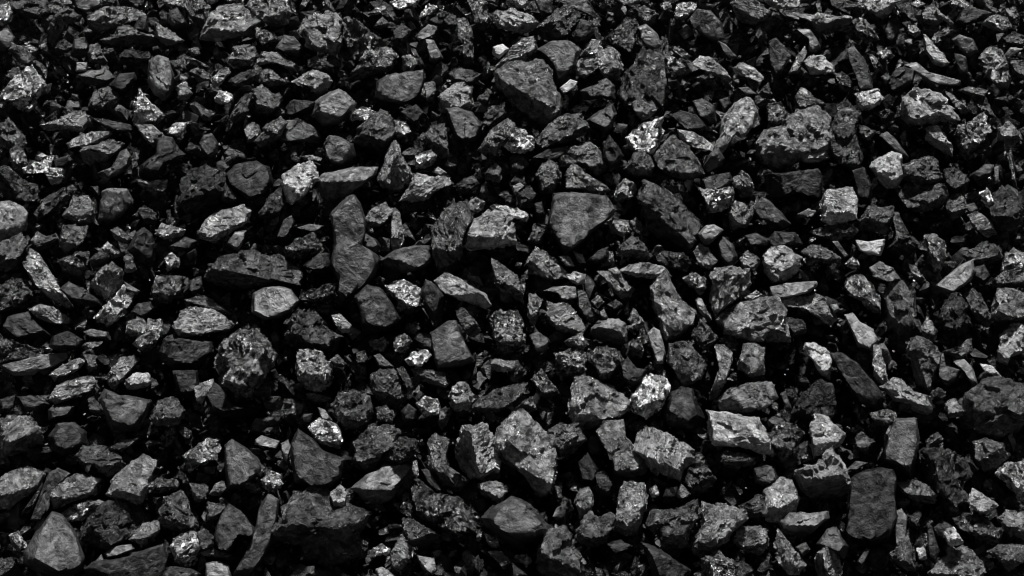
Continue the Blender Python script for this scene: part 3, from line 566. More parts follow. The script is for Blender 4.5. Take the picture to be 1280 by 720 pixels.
rough sloping lump, just below the round-backed lump with a pale patch|4 .9 U r 0|707.5,217.5 715,206.2 725,210 740,222.5 757.5,232.5 761.2,237.5 750,245 732.5,237.5 710,235
grainy lump at the bottom edge, just below the large grey shield-shaped lump|5 .7 R g 0|875,700 900,690 912.5,700 925,720 915,727.5 877.5,725
grey square-cut lump, just below the big grey brick-like block|5 .9 U r 0|922.5,462.5 930,431.2 942.5,430 954.5,435 954.5,467.5 940,470
coarse crumbly lump, just below the dark smooth pear-shaped lump|4 .8 U g 0|190,367.5 195,347.5 212.5,343 230,347.5 225,362.5 212.5,377.5 197.5,381.2
two-tone slanting wedge, just below the pale pitted rounded lump|6 .7 L r 0|967.5,680 975,665 987.5,680 1006.2,702.5 995,712.5 985,716.2 972.5,702.5
broken glossy lump with white streak, above and right of the black three-lobed lump|6 .8 U g 0|481.2,357.5 495,355 505,350 515,356.2 526.2,362.5 523.8,381.2 510,385 498.8,387.5 492.5,370
smooth slanting grey lump, left of the smooth grey oval standing on end|4 .9 U m 0|862.5,23.8 872.5,12.5 887.5,15 900,27.5 905,47.5 892.5,51.2 877.5,42.5 867.5,33.8
dark smooth pear-shaped lump, below and right of the grey block with a smooth flat face|3 .7 U m 0|160,312.5 170,292.5 180,285.8 190,292.5 193.8,310 192.5,325 180,331.2
rough grey ragged lump, just below the big pale lump cut by the left edge|4 .8 U r 0|0,305 15,300 25,293.8 33.8,303.8 27.5,320 20,332.5 7.5,338 -2.5,332.5
grey grainy square lump, just above the grey pointed lump with two smooth faces|5 .85 U g 0|693.8,442.5 712.5,437 730,441.2 732.5,452.5 727.5,465 710,470 698.8,467.5
smooth dark six-sided lump, just above the long black wedge with a pale top rim|4 .85 U m 0|405,182.5 412.5,170.5 427.5,173.8 440,181.2 443.8,195 427.5,207.5 417.5,205 407.5,195
grey slab with a dark jagged front, right of the big dark bean-shaped lump|5 .4 U r 0|100,188.8 112.5,182.5 140,176.2 151.2,181.2 147.5,188.8 135,197.5 122.5,211.2 107.5,202.5
grainy sparkling slab, above and left of the long grey slab tapering to a point|4 .9 U g 0|0,425 15,426.2 32.5,432.5 51.2,437.5 47.5,446.2 20,450 0,453.8
domino-like bar with a bright mirror face, just below the dark smooth pear-shaped lump|8 .9 U g 0|120,396.2 140,375 152.5,360 167.5,366.2 160,382.5 147.5,395 135,407.5
pale almond-shaped chunk, left of the dull grey trapezoid lump|6 .9 U s 0|65,497.5 72.5,482.5 95,472.5 112.5,471.2 118.8,477.5 112.5,487.5 85,498.8 72.5,503.8
dark lump with a pale curved flank, right of the two-tone slanting wedge|5 .6 R r 0|1020,695 1037.5,683.8 1047.5,692.5 1053.8,720 1035,725 1020,720
streaked lump, right of the smooth slanting grey lump|5 .75 U s 0|915,5 925,-2.5 942.5,2.5 962.5,15 957.5,21.2 940,32.5 922.5,23.8
dark arched lump, left of the pale ribbed lump at the right edge|4 .75 U r 0|1205,320 1222.5,307.5 1237.5,301.2 1250,312.5 1250,327.5 1237.5,332.5 1215,330
bright craggy lump at the right edge, above and right of the pale split chip|6 .85 U g 0|1246.2,592.5 1257.5,580 1282.5,578.8 1285,620 1272.5,620 1260,606.2
dark-fronted cracked lump, left of the smooth grey lump with flat slanted top|4 .6 U r 0|316.2,112.5 327.5,110 352.5,120 351.2,132.5 335,145 320,142.5
dark upright curved lump, left of the grey loaf-like lump|4 .8 L m 0|41.2,647.5 50,622.5 60,592.5 70,587.5 86.2,592.5 75,600 63.8,615 62.5,635 52.5,648.8
glinting dark angular lump, left of the tall smooth boot-shaped lump with a pointed tip|4 .7 U g 0|357.5,310 370,301.2 390,292.5 402.5,310 397.5,320 385,323.8 360,320
pale angular wedge, just above the black egg-shaped lump|6 .9 U m 0|1170,357.5 1185,345 1200,332.5 1213.8,326.2 1216.2,340 1212.5,350 1200,360 1190,367.5
dark round wrinkled lump, just above the blocky lump split in three|3 .8 U r 0|853.8,600 862.5,586.2 885,587.5 895,598.8 880,615 865,620
dark small rough lump, right of the knotty dark lump with white flecks|3 .8 U r 0|480,567.5 500,547.5 520,550 522.5,565 510,575 490,580
grained upright lump, left of the round-backed lump with a pale patch|4 .8 U s 0|670,220 677.5,205 687.5,200 697.5,207.5 698.8,222.5 692.5,240 675,241.2
dark pointed lump, left of the pale upright rough lump|3 .8 U r 0|1117.5,272.5 1125,275 1135,292.5 1146.2,305 1142.5,315 1122.5,320 1110,310 1120,295
glittering spiky column, just below the smooth grey oval lump with a pale band|6 .9 U g 0|175,110 182.5,122.5 203.8,143.8 195,153.8 177.5,155 167.5,150 170,130
grey curved wedge, just below the pale lumpy slab with dark cleft|5 .9 U s 0|620,82.5 630,72.5 640,60 652.5,50 666.2,47.5 670,60 660,72.5 640,82.5
mid grey small rough lump, left of the grey block with a smooth flat face|5 .8 U r 0|78.8,270 87.5,260 93.8,247.5 110,245 118.8,262.5 116.2,276.2 100,277.5
grey lump with streaked lower face, below and right of the bright white fractured lump|5 .6 U s 0|51.2,156.2 72.5,150 92.5,140 106.2,140 111.2,150 102.5,165 85,160 62.5,163.8
pale smooth tear-shaped lump, left of the large dark slab with rounded shoulders|6 .9 U m 0|1057,395 1067.5,393 1075,402.5 1090,412.5 1097.5,425 1087.5,437.5 1072.5,432.5 1066.2,415
dark leaf-like lump, left of the pale speckled tapered bar|3 .8 U m 0|527.5,362.5 532.5,351.2 540,353.8 555,370 550,392.5 542.5,402.5 532.5,387.5
smooth folded lump, right of the grainy grey mound at the bottom edge|4 .9 U s 0|1236.2,690 1252.5,681.2 1282.5,682.5 1282.5,697.5 1260,713.8 1250,700
pale jagged sock-shaped lump, above and left of the long dark slanting lump|8 .9 U r 0|1006.2,428.8 1020,430 1040,442.5 1038.8,457.5 1035,473.2 1025,467.5 1017.5,450 1006.2,442.5
grey small rough lump, left of the long pale cigar-like lump|4 .6 L r 0|72.5,13.8 85,10.5 100,20 97.5,27.5 82.5,25 80,37.5 72.5,47.5 67.5,57.5 58.8,53.8 60,37.5
dark wavy-edged lump, just below the pale cube with a chipped base|4 .7 U g 0|1012.5,288.8 1025,285 1045,280 1065,280 1071.2,290 1060,300 1042.5,300 1022.5,296.2
dazzling mirror-faced chunk, right of the striated log-like lump|9 .9 U g 0|630,182.5 640,160 655,162.5 667.5,173.8 666.2,183.8 655,192.5 640,190
dark lump with crossing grooves, below and left of the smooth egg-shaped grey lump|4 .8 U s 0|527.5,172.5 540,157.5 555,156.2 558.8,172.5 560,195 552.5,197.5 537.5,182.5
long grey slanting log, just above the small white block|4 .9 U m 0|1058.8,62.5 1067.5,60 1080,75 1087.5,95 1091.2,110 1075,112.5 1070,95 1062.5,77.5
tall narrow rough strip, left of the pale lumpy slab with dark cleft|4 .8 U r 0|572.5,25 582.5,23.8 590,42.5 592.5,82.5 580,85 577.5,57.5 572.5,45
pale cup-shaped lump, right of the long dark lump with a pale ridge|6 .95 U g 0|871.2,231.2 880,237.5 912.5,236.2 913.8,255 902.5,263 887.5,263.8
grey split bar, below and left of the large black hooked lump with a grey rim|5 .7 U s 0|1120,605 1140,601.2 1160,607.5 1168.8,617.5 1166.2,630 1150,627.5 1130,617.5
dark small rough lump, below and right of the dark dome with a smooth round face|3 .8 U r 0|322.5,267.5 337.5,247.5 352.5,230 355,255 345,275 327.5,280
pale flat crust, above and left of the tall mottled grey slab|6 .8 U s 0|776.2,338.8 787.5,331.2 810,328.8 827.5,333.8 837.5,345 830,350 812.5,347.5 795,346.2
pale flat sliver tapering to one end, just below the round pale nugget|6 .95 U m 0|963.8,358.8 985,353.8 1017.5,352 1021.2,356.2 1007.5,366.2 985,372.5 967.5,373.8
dark small smooth lump, just below the wide dark dull lump|2 .7 U m 0|217.5,465 246.2,463.8 247.5,480 240,500 222.5,492.5
dark grey tapering lump, below and left of the dark box-like lump with a pale end|4 .8 U m 0|942.5,260 952.5,247.5 962.5,252.5 975,265 987.5,280 980,286.2 962.5,277.5 950,272.5
dusky rounded lump, just below the bright white fractured lump|4 .8 U r 0|-2.5,155 10,150 20,160 30,172.5 28.8,185 12.5,186.2 -2.5,182.5
grey leaf-like plate, above and right of the long thin grey blade slanting down|4 .9 U r 0|76.2,295 80,281.8 100,283.8 108.8,282.5 106.2,297.5 95,310 82.5,316.2 75,307.5
dull grey hexagonal lump, just below the dazzling splintered lump|4 .9 U r 0|782.5,210 792.5,192.5 803.8,186.2 812.5,195 817.5,207.5 812.5,218.8 792.5,221.2
rough slanting lump, right of the black egg-shaped lump|4 .85 U r 0|1206.2,370 1217.5,362 1230,375 1238.8,397.5 1232.5,410 1222.5,402.5 1212.5,387.5
pale upright rough lump, above and left of the pale angular wedge|5 .85 U g 0|1157.5,295 1167.5,291.2 1178.8,302.5 1182.5,320 1175,335 1167.5,338.8 1160,322.5
mid grey small glinting lump, above and left of the wide dark dull lump|5 .8 U g 0|167.5,428.8 182.5,415 185,401.2 200,400 205,407.5 197.5,425 185,442.5
glittering dark bar, just below the grey loaf-like lump|6 .8 U g 0|72.5,643.8 90,632.5 122.5,625 130,631.2 122.5,638.8 100,650 77.5,648.8
tilted grey slab, just above the bright white fractured lump|4 .8 U r 0|15,3.8 32.5,1.2 57.5,2.5 62.5,16.2 47.5,23.8 30,20 13.8,10
grey slanting lump with a bright face, left of the tall mottled grey slab|5 .85 U r 0|746.2,340 770,337.5 782.5,352.5 792.5,361.2 787.5,370 775,372.5 760,355
grey branching lump, left of the grainy grey mound at the bottom edge|4 .8 U r 0|1111.2,692.5 1125,682.5 1135,668.8 1143.8,690 1142.5,712.5 1132.5,712.5
grey rough lump at the right edge, below and right of the pale split chip|5 .8 U r 0|1247.5,647.5 1260,640 1282.5,640 1285,670 1270,671.2 1255,662.5
dark long narrow smooth lump, below and left of the white hexagonal nugget|2 .7 U m 0|1066.2,215 1080,211.2 1090,232.5 1088.8,255 1075,260
grey small rough lump, above and right of the long thin grey blade slanting down|4 .8 U r 0|75,325 92.5,315 110,316.2 108.8,335 100,345 80,340
dark lump with pale glinting ridge, left of the grey pointed lump with two smooth faces|4 .7 U g 0|665,475 677.5,461.8 690,480 705,500 695,506.2 675,492.5
grey tilted lump, just below the dark block with a rough pale top|4 .8 U m 0|1022.5,680 1035,662.5 1046.2,658.8 1052.5,672.5 1060,682.5 1052.5,696.2 1035,687.5
pale-topped lump with toothed edge, just below the rough square-shouldered grey block|6 .6 U r 0|365,102.5 380,90.5 407.5,92.5 413.8,102.5 408.8,117.5 395,115 390,107.5
pale ribbed lump at the right edge, just above the grey block at the right edge|5 .85 U s 0|1252.5,335 1260,317.5 1267.5,311.2 1282.5,318.8 1285,335 1277.5,345 1255,347.5
dark lump with round bump, just below the knobbly rough grey lump|4 .7 U m 0|726.2,113.8 745,105 757.5,98.8 767.5,107.5 770,125 752.5,122.5 732.5,123.8
dark small smooth lump, below and left of the grey upright slab with a glassy foot|2 .7 U m 0|722.5,577.5 735,567.5 747.5,587.5 740,612.5 727.5,607.5
dark irregular lump, just below the long dark lump with a pale ridge|3 .8 U r 0|816.2,318.8 830,315 855,316.2 862.5,330 857.5,338.8 835,335
egg-shaped grey lump, above and left of the pale upright sliver|5 .85 U r 0|455,275 467.5,260 482.5,251.2 491.2,260 485,272.5 472.5,285 457.5,285
humped grey lump, below and left of the long dark lump with a pale ridge|4 .7 U r 0|771.2,310 790,297 805,305 811.2,317.5 805,328.8 792.5,320 775,320
rough round nugget, left of the long ridged spindle lump|5 .85 U r 0|562.5,495 572.5,480 585,480 593.8,497.5 585,510 570,512.5
dark oblong lump, left of the domino-like bar with a bright mirror face|3 .8 U m 0|77.5,362.5 87.5,353 105,362.5 125,375 127.5,382.5 110,382.5 87.5,372.5
rough pale-backed lump, just below the broad rough lump with a sharp point|6 .7 U r 0|1157.5,160 1172.5,158 1182.5,172.5 1191.2,185 1188.8,195 1177.5,190 1160,180
slanting ridged slab, just above the dull grey trapezoid lump|5 .9 U s 0|136.2,467.5 150,450 165,445 172.5,450 162.5,462.5 150,477.5 143.8,487.5 136.2,478.8
smooth grey oval standing on end, left of the pale grey nugget with blunt end|4 .95 U m 0|961.2,52.5 970,48.8 980,60 987.5,70 977.5,87.5 970,93 962.5,75
grey seed-shaped lump, right of the huge dark boulder-like lump|5 .9 U s 0|487,692.5 502.5,670 512.5,682.5 513.8,697.5 500,712.5 491.2,707.5
grey small rough lump, just above the grey slab with a dark jagged front|4 .8 U r 0|111.2,132.5 117.5,117.5 135,108.8 147.5,122.5 140,136.2 122.5,138.8
grey small rough lump, right of the big pale lump cut by the left edge|4 .8 U r 0|50,262.5 53.8,248.8 72.5,240 80,233.2 87.5,245 80,257.5 65,263.8 53.8,271.2
bright layered bar with a glinting broken end, just below the bright white fractured lump|7 .8 U g 0|31.2,210 45,203.8 63.8,202.5 66.2,208.8 80,211.2 78.8,225 62.5,226.2 55,216.2 35,217.5
grey wedge with smooth side, right of the wide rough crescent lump|4 .8 U m 0|732.5,150 747.5,140 765,131.2 770,142.5 765,160 757.5,165 745,157.5
rough nub, just below the black lump with a bright streaked shoulder|5 .75 U r 0|597.5,607.5 612.5,601.2 630,603.8 635,615 625,627.5 605,622.5
dark small glinting lump, just above the wide black crinkled lump|3 .6 U g 0|382.5,367.5 400,356.2 420,355 422.5,370 412.5,377.5 387.5,376.2
craggy grey knob, below and right of the pale cup-shaped lump|5 .8 U r 0|910,265 920,252 930,255 940,268.8 932.5,282.5 913.8,283.8
streaked lump at the right edge, just below the pale ribbed lump at the right edge|4 .8 U s 0|1243.8,350 1255,340 1267.5,335 1285,342.5 1285,361.2 1262.5,357.5 1245,358.8
mid grey small rough lump, just below the big grey triangular lump with a shiny corner|5 .7 U r 0|285,72.5 295,61.2 312.5,55.5 318.8,62.5 315,77.5 300,86.2 287.5,80
grey blade pointing down from the top edge, left of the large dark crinkled lump|4 .8 U r 0|585,0 605,-2.5 610,17.5 615,25 602.5,38.8 592.5,25
grey angular lump, just above the massive rough grey lump|4 .8 U r 0|992.5,122.5 1002.5,108 1015,118.8 1031.2,132.5 1022.5,136.2 1007.5,138.8 995,135
dark flat oval lump, just above the broad dark lump with squared outline|3 .8 U m 0|840,145 852.5,138.8 870,143.8 881.2,157.5 875,168 857.5,162.5
dark small smooth lump, just below the pale layered flake|2 .7 U m 0|62.5,432.5 67.5,420 85,415 102.5,425 97.5,435 75,440
black shadowed lump, just above the round pale nugget|2 .7 U m 0|960,300 970,290 992.5,291.2 1002.5,305 985,311.2 965,310
grey small ribbed lump, left of the big grey triangular lump with a shiny corner|4 .8 U s 0|232.5,0 255,0 256.2,30 250,35 235,17.5 227.5,7.5
dark small smooth lump, left of the tall smooth boot-shaped lump with a pointed tip|2 .7 U m 0|380,332.5 397.5,317.5 413.8,316.2 420,335 402.5,342.5
dark smooth flat-sided lump, just above the grey upright lump with pale top face|3 .8 U m 0|1193.8,27.5 1200,15 1212.5,8 1237.5,16.2 1230,25 1200,33.8
dark small rough lump, just below the long pale cigar-like lump|2 .5 U r 0|150,72.5 157.5,62.5 187.5,63.8 190,71.2 175,82.5 150,82.5
pale-crested lump, just below the smooth slanting grey lump|6 .65 U r 0|865,80 875,70 892.5,73.8 905,87.5 915,100 910,103.8 895,92.5 875,86.2
dark thin sliver with curved edge, right of the round-backed lump with a pale patch|3 .8 U m 0|753.8,180 762.5,171.2 772.5,182.5 778.8,195 772.5,207.5 762.5,212.5 755,197.5
pale layered flake, just below the long thin grey blade slanting down|6 .9 U s 0|38.8,387.5 50,380.5 65,385 80,393.8 87.5,398.8 82.5,403.8 65,403.8 47.5,397.5
low curved dark lump, right of the round pale nugget|4 .8 U s 0|1002.5,315 1015,307.5 1032.5,310 1050,322.5 1047.5,330 1027.5,327.5 1010,322.5
bent knuckle-like lump, below and right of the grey slab with a dark jagged front|4 .8 U m 0|123.8,215 140,208.8 150,190 157.5,187 162.5,195 160,208.8 150,217.5 135,222.5 132.5,229.5
small flecked oval lump, right of the big dark oval boulder|5 .8 U r 0|163.8,673.8 177.5,657.5 195,650 201.2,660 192.5,675 180,681.2
low grey lump, just below the pale flat trapezoid slab|4 .7 U r 0|898.8,577.5 905,565 925,566.2 942.5,572.5 940,581.2 917.5,586.2
grey small rough lump, left of the pale pitted rounded lump|4 .8 U r 0|930,632.5 947.5,620 961.2,622.5 961.2,647.5 940,646.2
fluted shell-like lump, above and right of the smooth dark tile-like plate|4 .8 U s 0|570,388.8 580,386.2 592.5,400 602.5,412.5 600,421.2 590,425 577.5,410
dark round lump, left of the pale stick-like lump|3 .85 U m 0|1112.5,100 1122.5,85 1142.5,86.2 1140,102.5 1122.5,116.2 1115,112.5
flat grey oblong plate, below and left of the smooth dark tile-like plate|5 .75 U r 0|516.2,462.5 527.5,461.2 552.5,465 561.2,480 555,483.8 525,477.5
dark rounded ribbed lump, right of the wide grey lump capped by another|3 .85 U s 0|1180,212.5 1192.5,211.2 1206.2,218.8 1210,227.5 1206.2,241.2 1192.5,240 1182.5,227.5
arched grey lump with dark hollow front, below and left of the rough square-shouldered grey block|5 .6 U r 0|320,77.5 330,66.2 347.5,65.5 371.2,81.2 367.5,91.2 347.5,80 335,78.8 322.5,82.5
twin-pronged grey lump, right of the pointed lump with a pale spine|4 .85 U m 0|1171.2,445 1180,442.5 1182.5,457.5 1198.8,462.5 1195,475 1182.5,482.5 1171.2,470
dark small smooth lump, above and left of the sparkling white crystalline lump|3 .8 U m 0|776.2,457.5 785,447.5 795,460 807.5,462.5 800,477.5 790,482.5 777.5,472.5
flat dark mound, just below the long pale cigar-like lump|4 .55 U m 0|97.5,93.8 115,87.5 135,87.5 142.5,97.5 135,102.5 127.5,107.5 110,105
grey small smooth lump, above and left of the pale pitted rounded lump|4 .8 U m 0|941.2,585 952.5,580 967.5,585 972.5,597.5 962.5,608.8 945,602.5
pale upright sliver, right of the tall smooth boot-shaped lump with a pointed tip|6 .9 L r 0|490,277.5 492.5,258.8 500,267.5 505,300 500,312.5 490,311.2 488.8,297.5
ridged slanting stick, just above the dark dome with a smooth round face|4 .8 U s 0|320,175 335,157.5 350,146.2 357.5,155 345,172.5 327.5,183.8
pale stick-like lump, just above the broad rough lump with a sharp point|5 .9 U m 0|1132.5,82.5 1147.5,78.8 1160,90 1197.5,100 1196.2,106.2 1172.5,105 1155,97.5
pale crumbly lump at the top edge, just above the long grey slanting log|7 .8 U r 0|1072.5,0 1090,-3.8 1135,-2.5 1115,5 1110,15 1103.8,23.8 1090,15 1080,5
dark lump with a glinting face, right of the pale cup-shaped lump|5 .7 U g 0|916.2,225 927.5,213.8 940,223.8 941.2,247.5 935,250 920,240
grey small ribbed lump, just above the dark dome with a smooth round face|4 .7 U s 0|290,140 302.5,122.5 315,116.2 312.5,130 307.5,150 300,160 287.5,147.5
pale slanting lump, just below the big rough block touching the top edge|5 .8 U r 0|315,95 325,85 340,90 361.2,105 357.5,108.8 335,106.2 317.5,101.2
grey square lump set cornerwise, above and right of the broad flat mottled lump|4 .85 U r 0|866.2,420 876.2,402 887.5,410 896.2,422.5 883.8,437.5 870,427.5
dark rounded lump, right of the large dark crinkled lump|3 .8 U m 0|712.5,42.5 725,25 740,30 742.5,40 732.5,52.5 720,56.2
mid grey small glinting lump, right of the pale speckled slab with a dark patch|5 .7 U g 0|186.2,607.5 197.5,598 220,598.8 223.8,612.5 207.5,618.8 192.5,617.5
grey-topped low hump, just above the big black upright slab|4 .65 U r 0|775,18.8 787.5,12.5 805,7 821.2,17.5 815,27.5 802.5,31.2 790,22.5
dark curved cap, just above the pale cup-shaped lump|3 .8 U m 0|878.8,225 892.5,218.8 911.2,216.2 915,226.2 912.5,235 880,237.5
dull grey angular lump, right of the wide grey lump capped by another|4 .85 U r 0|1181.2,257.5 1190,242.5 1200,242 1210,260 1200,270 1190,275
small white block, just below the long grey slanting log|8 .85 U r 0|1070,117.5 1080,113.8 1096.2,112 1103.8,122.5 1092.5,133.8 1077.5,137.5 1072.5,130
pale grey nugget with blunt end, left of the long grey slanting log|6 .9 U r 0|1006.2,77.5 1012.5,70 1025,69.5 1040,81.2 1042,90 1015,93
pale split chip, below and right of the large black hooked lump with a grey rim|7 .9 U s 0|1210,627.5 1217.5,612 1232.5,621.2 1246.2,631.2 1237.5,638.8 1225,642.5
small upright stubby lump, just above the dark lump with rounded top|5 .85 U s 0|720,627.5 725,610 737.5,610 741.2,627.5 736.2,642.5 725,647.5
dark small smooth lump, left of the smooth grey lump with flat slanted top|2 .6 U m 0|357.5,135 367.5,125 392.5,127.5 387.5,140 375,148.8 357.5,143.8
pale narrow tapered bar, above and left of the grey slab with a dark jagged front|6 .9 U s 0|86.2,178.8 95,172.5 115,165 135,163.8 137.5,170 120,178.8 87.5,185
pale layered lens-shaped flake, above and right of the broad dark lump with squared outline|7 .9 U s 0|847.5,162.5 865,165 880,172.5 891.2,182.5 890,188.8 870,185 852.5,175
grey small glinting lump, above and left of the massive rough grey lump|4 .7 U g 0|960,130 975,127.5 982.5,140 981.2,152.5 960,160
smooth dark oblong lump, just above the lump with a dark face and a grey face|4 .85 U m 0|897.5,302.5 903.8,297 915,305 921.2,320 917.5,332.5 910,335 900,320
pale upright finger-like lump, just below the tall mottled grey slab|6 .9 U m 0|810,417.5 817.5,411.2 825,415 831.2,440 828.8,455 821.2,455 815,435
smooth dark pentagon lump, above and left of the pale leaf-shaped blade|4 .85 U m 0|866.2,127.5 877.5,124.2 892.5,132.5 895,152.5 885,154.5 872.5,145
splintered slanting lump, below and left of the big dark shaggy slab|5 .8 U s 0|1211.2,270 1222.5,265 1237.5,277.5 1245,292.5 1235,299.5 1220,285
slim curved grey slab, right of the grey lump with a furrowed face|4 .85 U s 0|722.5,362.5 732.5,366.2 740,385 748.8,400 740,407 730,395 723.8,385
pale upright stick, above and right of the long dark slanting lump|6 .9 U r 0|1092.5,432.5 1101.2,433.8 1103.8,452.5 1108.8,475 1101.2,480.5 1092.5,470 1091.2,452.5
grey small rough lump, just above the pale notched block|4 .8 U r 0|561.2,92.5 575,84.5 602.5,92.5 595,102.5 572.5,106.2
mid grey small rough lump, just below the dazzling splintered lump|5 .7 R r 0|766.2,237.5 780,223.8 790,227.5 796.2,237.5 790,247.5 772.5,252.5
dark small rough lump, just above the striated log-like lump|3 .8 U r 0|602.5,155 612.5,135 630,128.8 632.5,142.5 617.5,160
grey small glinting lump, below and left of the pale crumbly lump at the top edge|4 .8 U g 0|1066.2,27.5 1077.5,23.8 1092.5,35 1096.2,47.5 1082.5,53.8 1072.5,45
mid grey small smooth lump, just above the large dark slab with rounded shoulders|5 .85 U m 0|1087.5,335 1100,328 1115,335 1125,350 1110,352.5 1092.5,345
stubby grey cylinder-like lump, below and right of the long dark lump with a pale ridge|5 .8 U r 0|866.2,315 875,305 885,310 895,325 887.5,336.2 875,332.5
bright grey wedge, just above the smooth grey oval lump with a pale band|6 .7 U r 0|196.2,28.8 210,36.2 227.5,50 207.5,61.2 195,45
dark small rough lump, left of the pale lumpy slab with dark cleft|3 .8 U r 0|535,25 552.5,13.8 570,20 572.5,30 552.5,37.5
|6 .85 U s 0|1153.8,42.5 1160,47.5 1177.5,67.5 1186.2,78.8 1180,82.5 1167.5,80 1156.2,62.5
|3 .5 U m 0|212.5,15 222.5,11.2 230,22.5 237.5,35 225,45 210,27.5
|5 .9 U r 0|172.5,156.2 190,156.2 205,170 200,180 192.5,183.8 180,172.5
|6 .6 U s 0|915,87.5 927.5,78.8 947.5,87.5 956.2,97.5 950,102.5 930,95 917.5,96.2
|5 .8 U g 0|11.2,188.8 18.8,181.2 28.8,183.8 33.8,200 30,213.8 17.5,211.2
|5 .9 U m 0|797.5,35 807.5,31.2 820,41.2 826.2,56.2 820,60.5 807.5,57.5 800,47.5
|3 .6 U r 0|285,100 312.5,86.2 322.5,92.5 317.5,105 295,110
|5 .7 U g 0|661.2,367.5 670,366.2 677.5,377.5 672.5,392.5 667.5,408.8 658.8,400
|4 .8 U m 0|346.2,60 355,44.5 367.5,47.5 377.5,57.5 372.5,70 355,66.2
|4 .8 U s 0|233.8,376.2 245,368.8 265,375 292.5,393.8 287.5,395.5 262.5,386.2 245,380
|5 .9 U m 0|1120,640 1127.5,637.5 1133.8,647.5 1131.2,670 1122.5,685 1118.8,680
|2 .8 U m 0|1103.8,40 1110,25 1120,21.2 1125,32.5 1120,53.8 1110,56.2
|3 .8 U s 0|745,590 755,587.5 767.5,607.5 760,622.5 747.5,615
|5 .8 U r 0|757.5,282.5 765,273.8 785,275 788,287.5 780,296.2 760,290
|7 .65 U r 0|156.2,476.2 170,466.2 183.8,465 188.8,477.5 180,485 162.5,487.5
|4 .9 U r 1|790,127.5 800,124.5 821.2,136.2 812.5,147.5 802.5,151.8 795,142.5
|3 .7 U m 0|138.8,106.2 150,92.5 167.5,91.2 170,100 160,112.5 152.5,116.2
|8 .95 U m 0|1070,300 1085,302.5 1106.2,298.8 1100,318.8 1087.5,318.8 1075,312.5
|6 .8 U g 0|520,505 532.5,496.2 550,502.5 547.5,517.5 530,520
|8 .8 U g 0|607.5,260 620,256.2 642.5,258.8 660,267.5 657.5,277.5 642.5,272.5 625,265
|5 .8 U r 0|1247.5,160 1260,153 1272.5,165 1276.2,172.5 1267.5,180 1250,173.8
|3 .7 U m 0|22.5,496.2 40,495 62.5,505 50,515 30,510
|4 .8 U m 0|700,11.2 715,1.2 732.5,-1.2 742.5,15 745,23.8 727.5,15
|5 .8 U g 0|852.5,347.5 865,341.2 880,347.5 883.8,360 875,370 860,355
|5 .8 U g 0|1087.5,517.5 1107.5,511.8 1120,515 1120,530 1095,530
|5 .8 U s 0|996.2,195 1010,188.8 1032.5,186.2 1035.5,197.5 1022.5,202.5 1005,203.8
|5 .7 U m 0|872.5,292.5 882.5,282 892.5,281.2 905,287.5 892.5,300 882.5,307.5
|6 .7 U r 0|193.8,292.5 202.5,278.8 212.5,282.5 231.2,287.5 225,296.2 207.5,300
|4 .8 U m 0|250,180 255,170 265,168.8 272.5,180 271.2,192.5 262.5,197.5 252.5,190
|4 .7 U r 0|16.2,53.8 30,60 43.8,72.5 35,81.2 22.5,77.5 12.5,65
|5 .9 U m 0|257.5,705 272.5,702 285,707.5 288.8,722.5 257.5,725
|5 .8 U g 0|171.2,223.8 185,227.5 208.8,223.8 207.5,235 192.5,245 180,237.5
|4 .8 U r 0|40,300 47.5,289.5 57.5,296.2 67.5,292.5 72.5,302.5 60,310 45,312.5
|3 .7 U r 0|492.5,37.5 505,28 512.5,38.8 507.5,55 497.5,60 490,50
|5 .8 U r 0|1227.5,28.8 1242.5,18.8 1257.5,22.5 1263.8,32.5 1252.5,41.2
|4 .8 U s 0|1152.5,15 1165,5 1172.5,15 1177.5,26.2 1167.5,33.8 1155,30
|4 .8 U r 0|112.5,58.8 122.5,53.8 127.5,65 136.2,80 125,83.8 111.2,77.5
|9 .8 U g 1|503.8,452.5 517.5,440 535,436.2 537.5,445 527.5,457.5 507.5,456.2
|6 .8 U g 0|327.5,600 337.5,590 351.2,593.8 352.5,605 342.5,616.2 331.2,611.2
|6 .8 U g 0|843.8,20 847.5,3.8 865,2.5 870,10 860,22.5 850,28.8
|6 .5 U g 0|520,195 537.5,188 545,195 540,210 520,211.2
|4 .8 U g 0|320,35 335,40 348.8,51.2 342.5,61.2 330,58.8 320,46.2
|4 .8 U m 0|1190,50 1200,43.8 1215,50 1221.2,62.5 1210,71.2 1197.5,57.5
|4 .8 L m 0|880,207.5 887.5,192.5 897.5,186.2 905,197.5 902.5,206.2 885,217
|5 .8 U r 0|828.8,65.5 842.5,72.5 857.5,83.8 863.8,95 847.5,94.5 836.2,85
|3 .6 U r 0|115,147.5 135,150 160,155 165,162.5 150,166.2 132.5,160
|5 .8 U r 0|66.2,467.5 77.5,456.2 97.5,448 106.2,451.2 100,460 82.5,470
|5 .8 U r 0|157.5,415 160,402.5 172.5,398 183.8,407.5 180,418.8 165,421.2
|5 .8 U r 0|1182.5,505 1192.5,497.5 1200,507.5 1210,512.5 1200,525 1185,520
|7 .8 U g 0|438.8,142.5 452.5,132.5 472.5,140 460,152.5 440,150
|3 .5 U m 0|93.8,50 106.2,47.5 110,57.5 108.8,70 97.5,75 88.8,67.5
|3 .8 U s 0|982.5,396.2 1002.5,400 1010,417.5 992.5,422.5
|3 .8 U m 0|665,197.5 685,186.2 707.5,183 710,187.5 695,200
|3 .7 U r 0|637.5,452.5 647.5,450 656.2,465 652.5,477.5 637.5,477.5
|3 .8 U m 0|1160,655 1166.2,660 1173.8,690 1167.5,706.2 1161.2,695
|3 .8 U r 0|647.5,242.5 662.5,231.2 668.8,242.5 665,257.5 650,260
|4 .8 U m 0|61.2,512.5 72.5,506.2 92.5,507.5 87.5,520 62.5,525
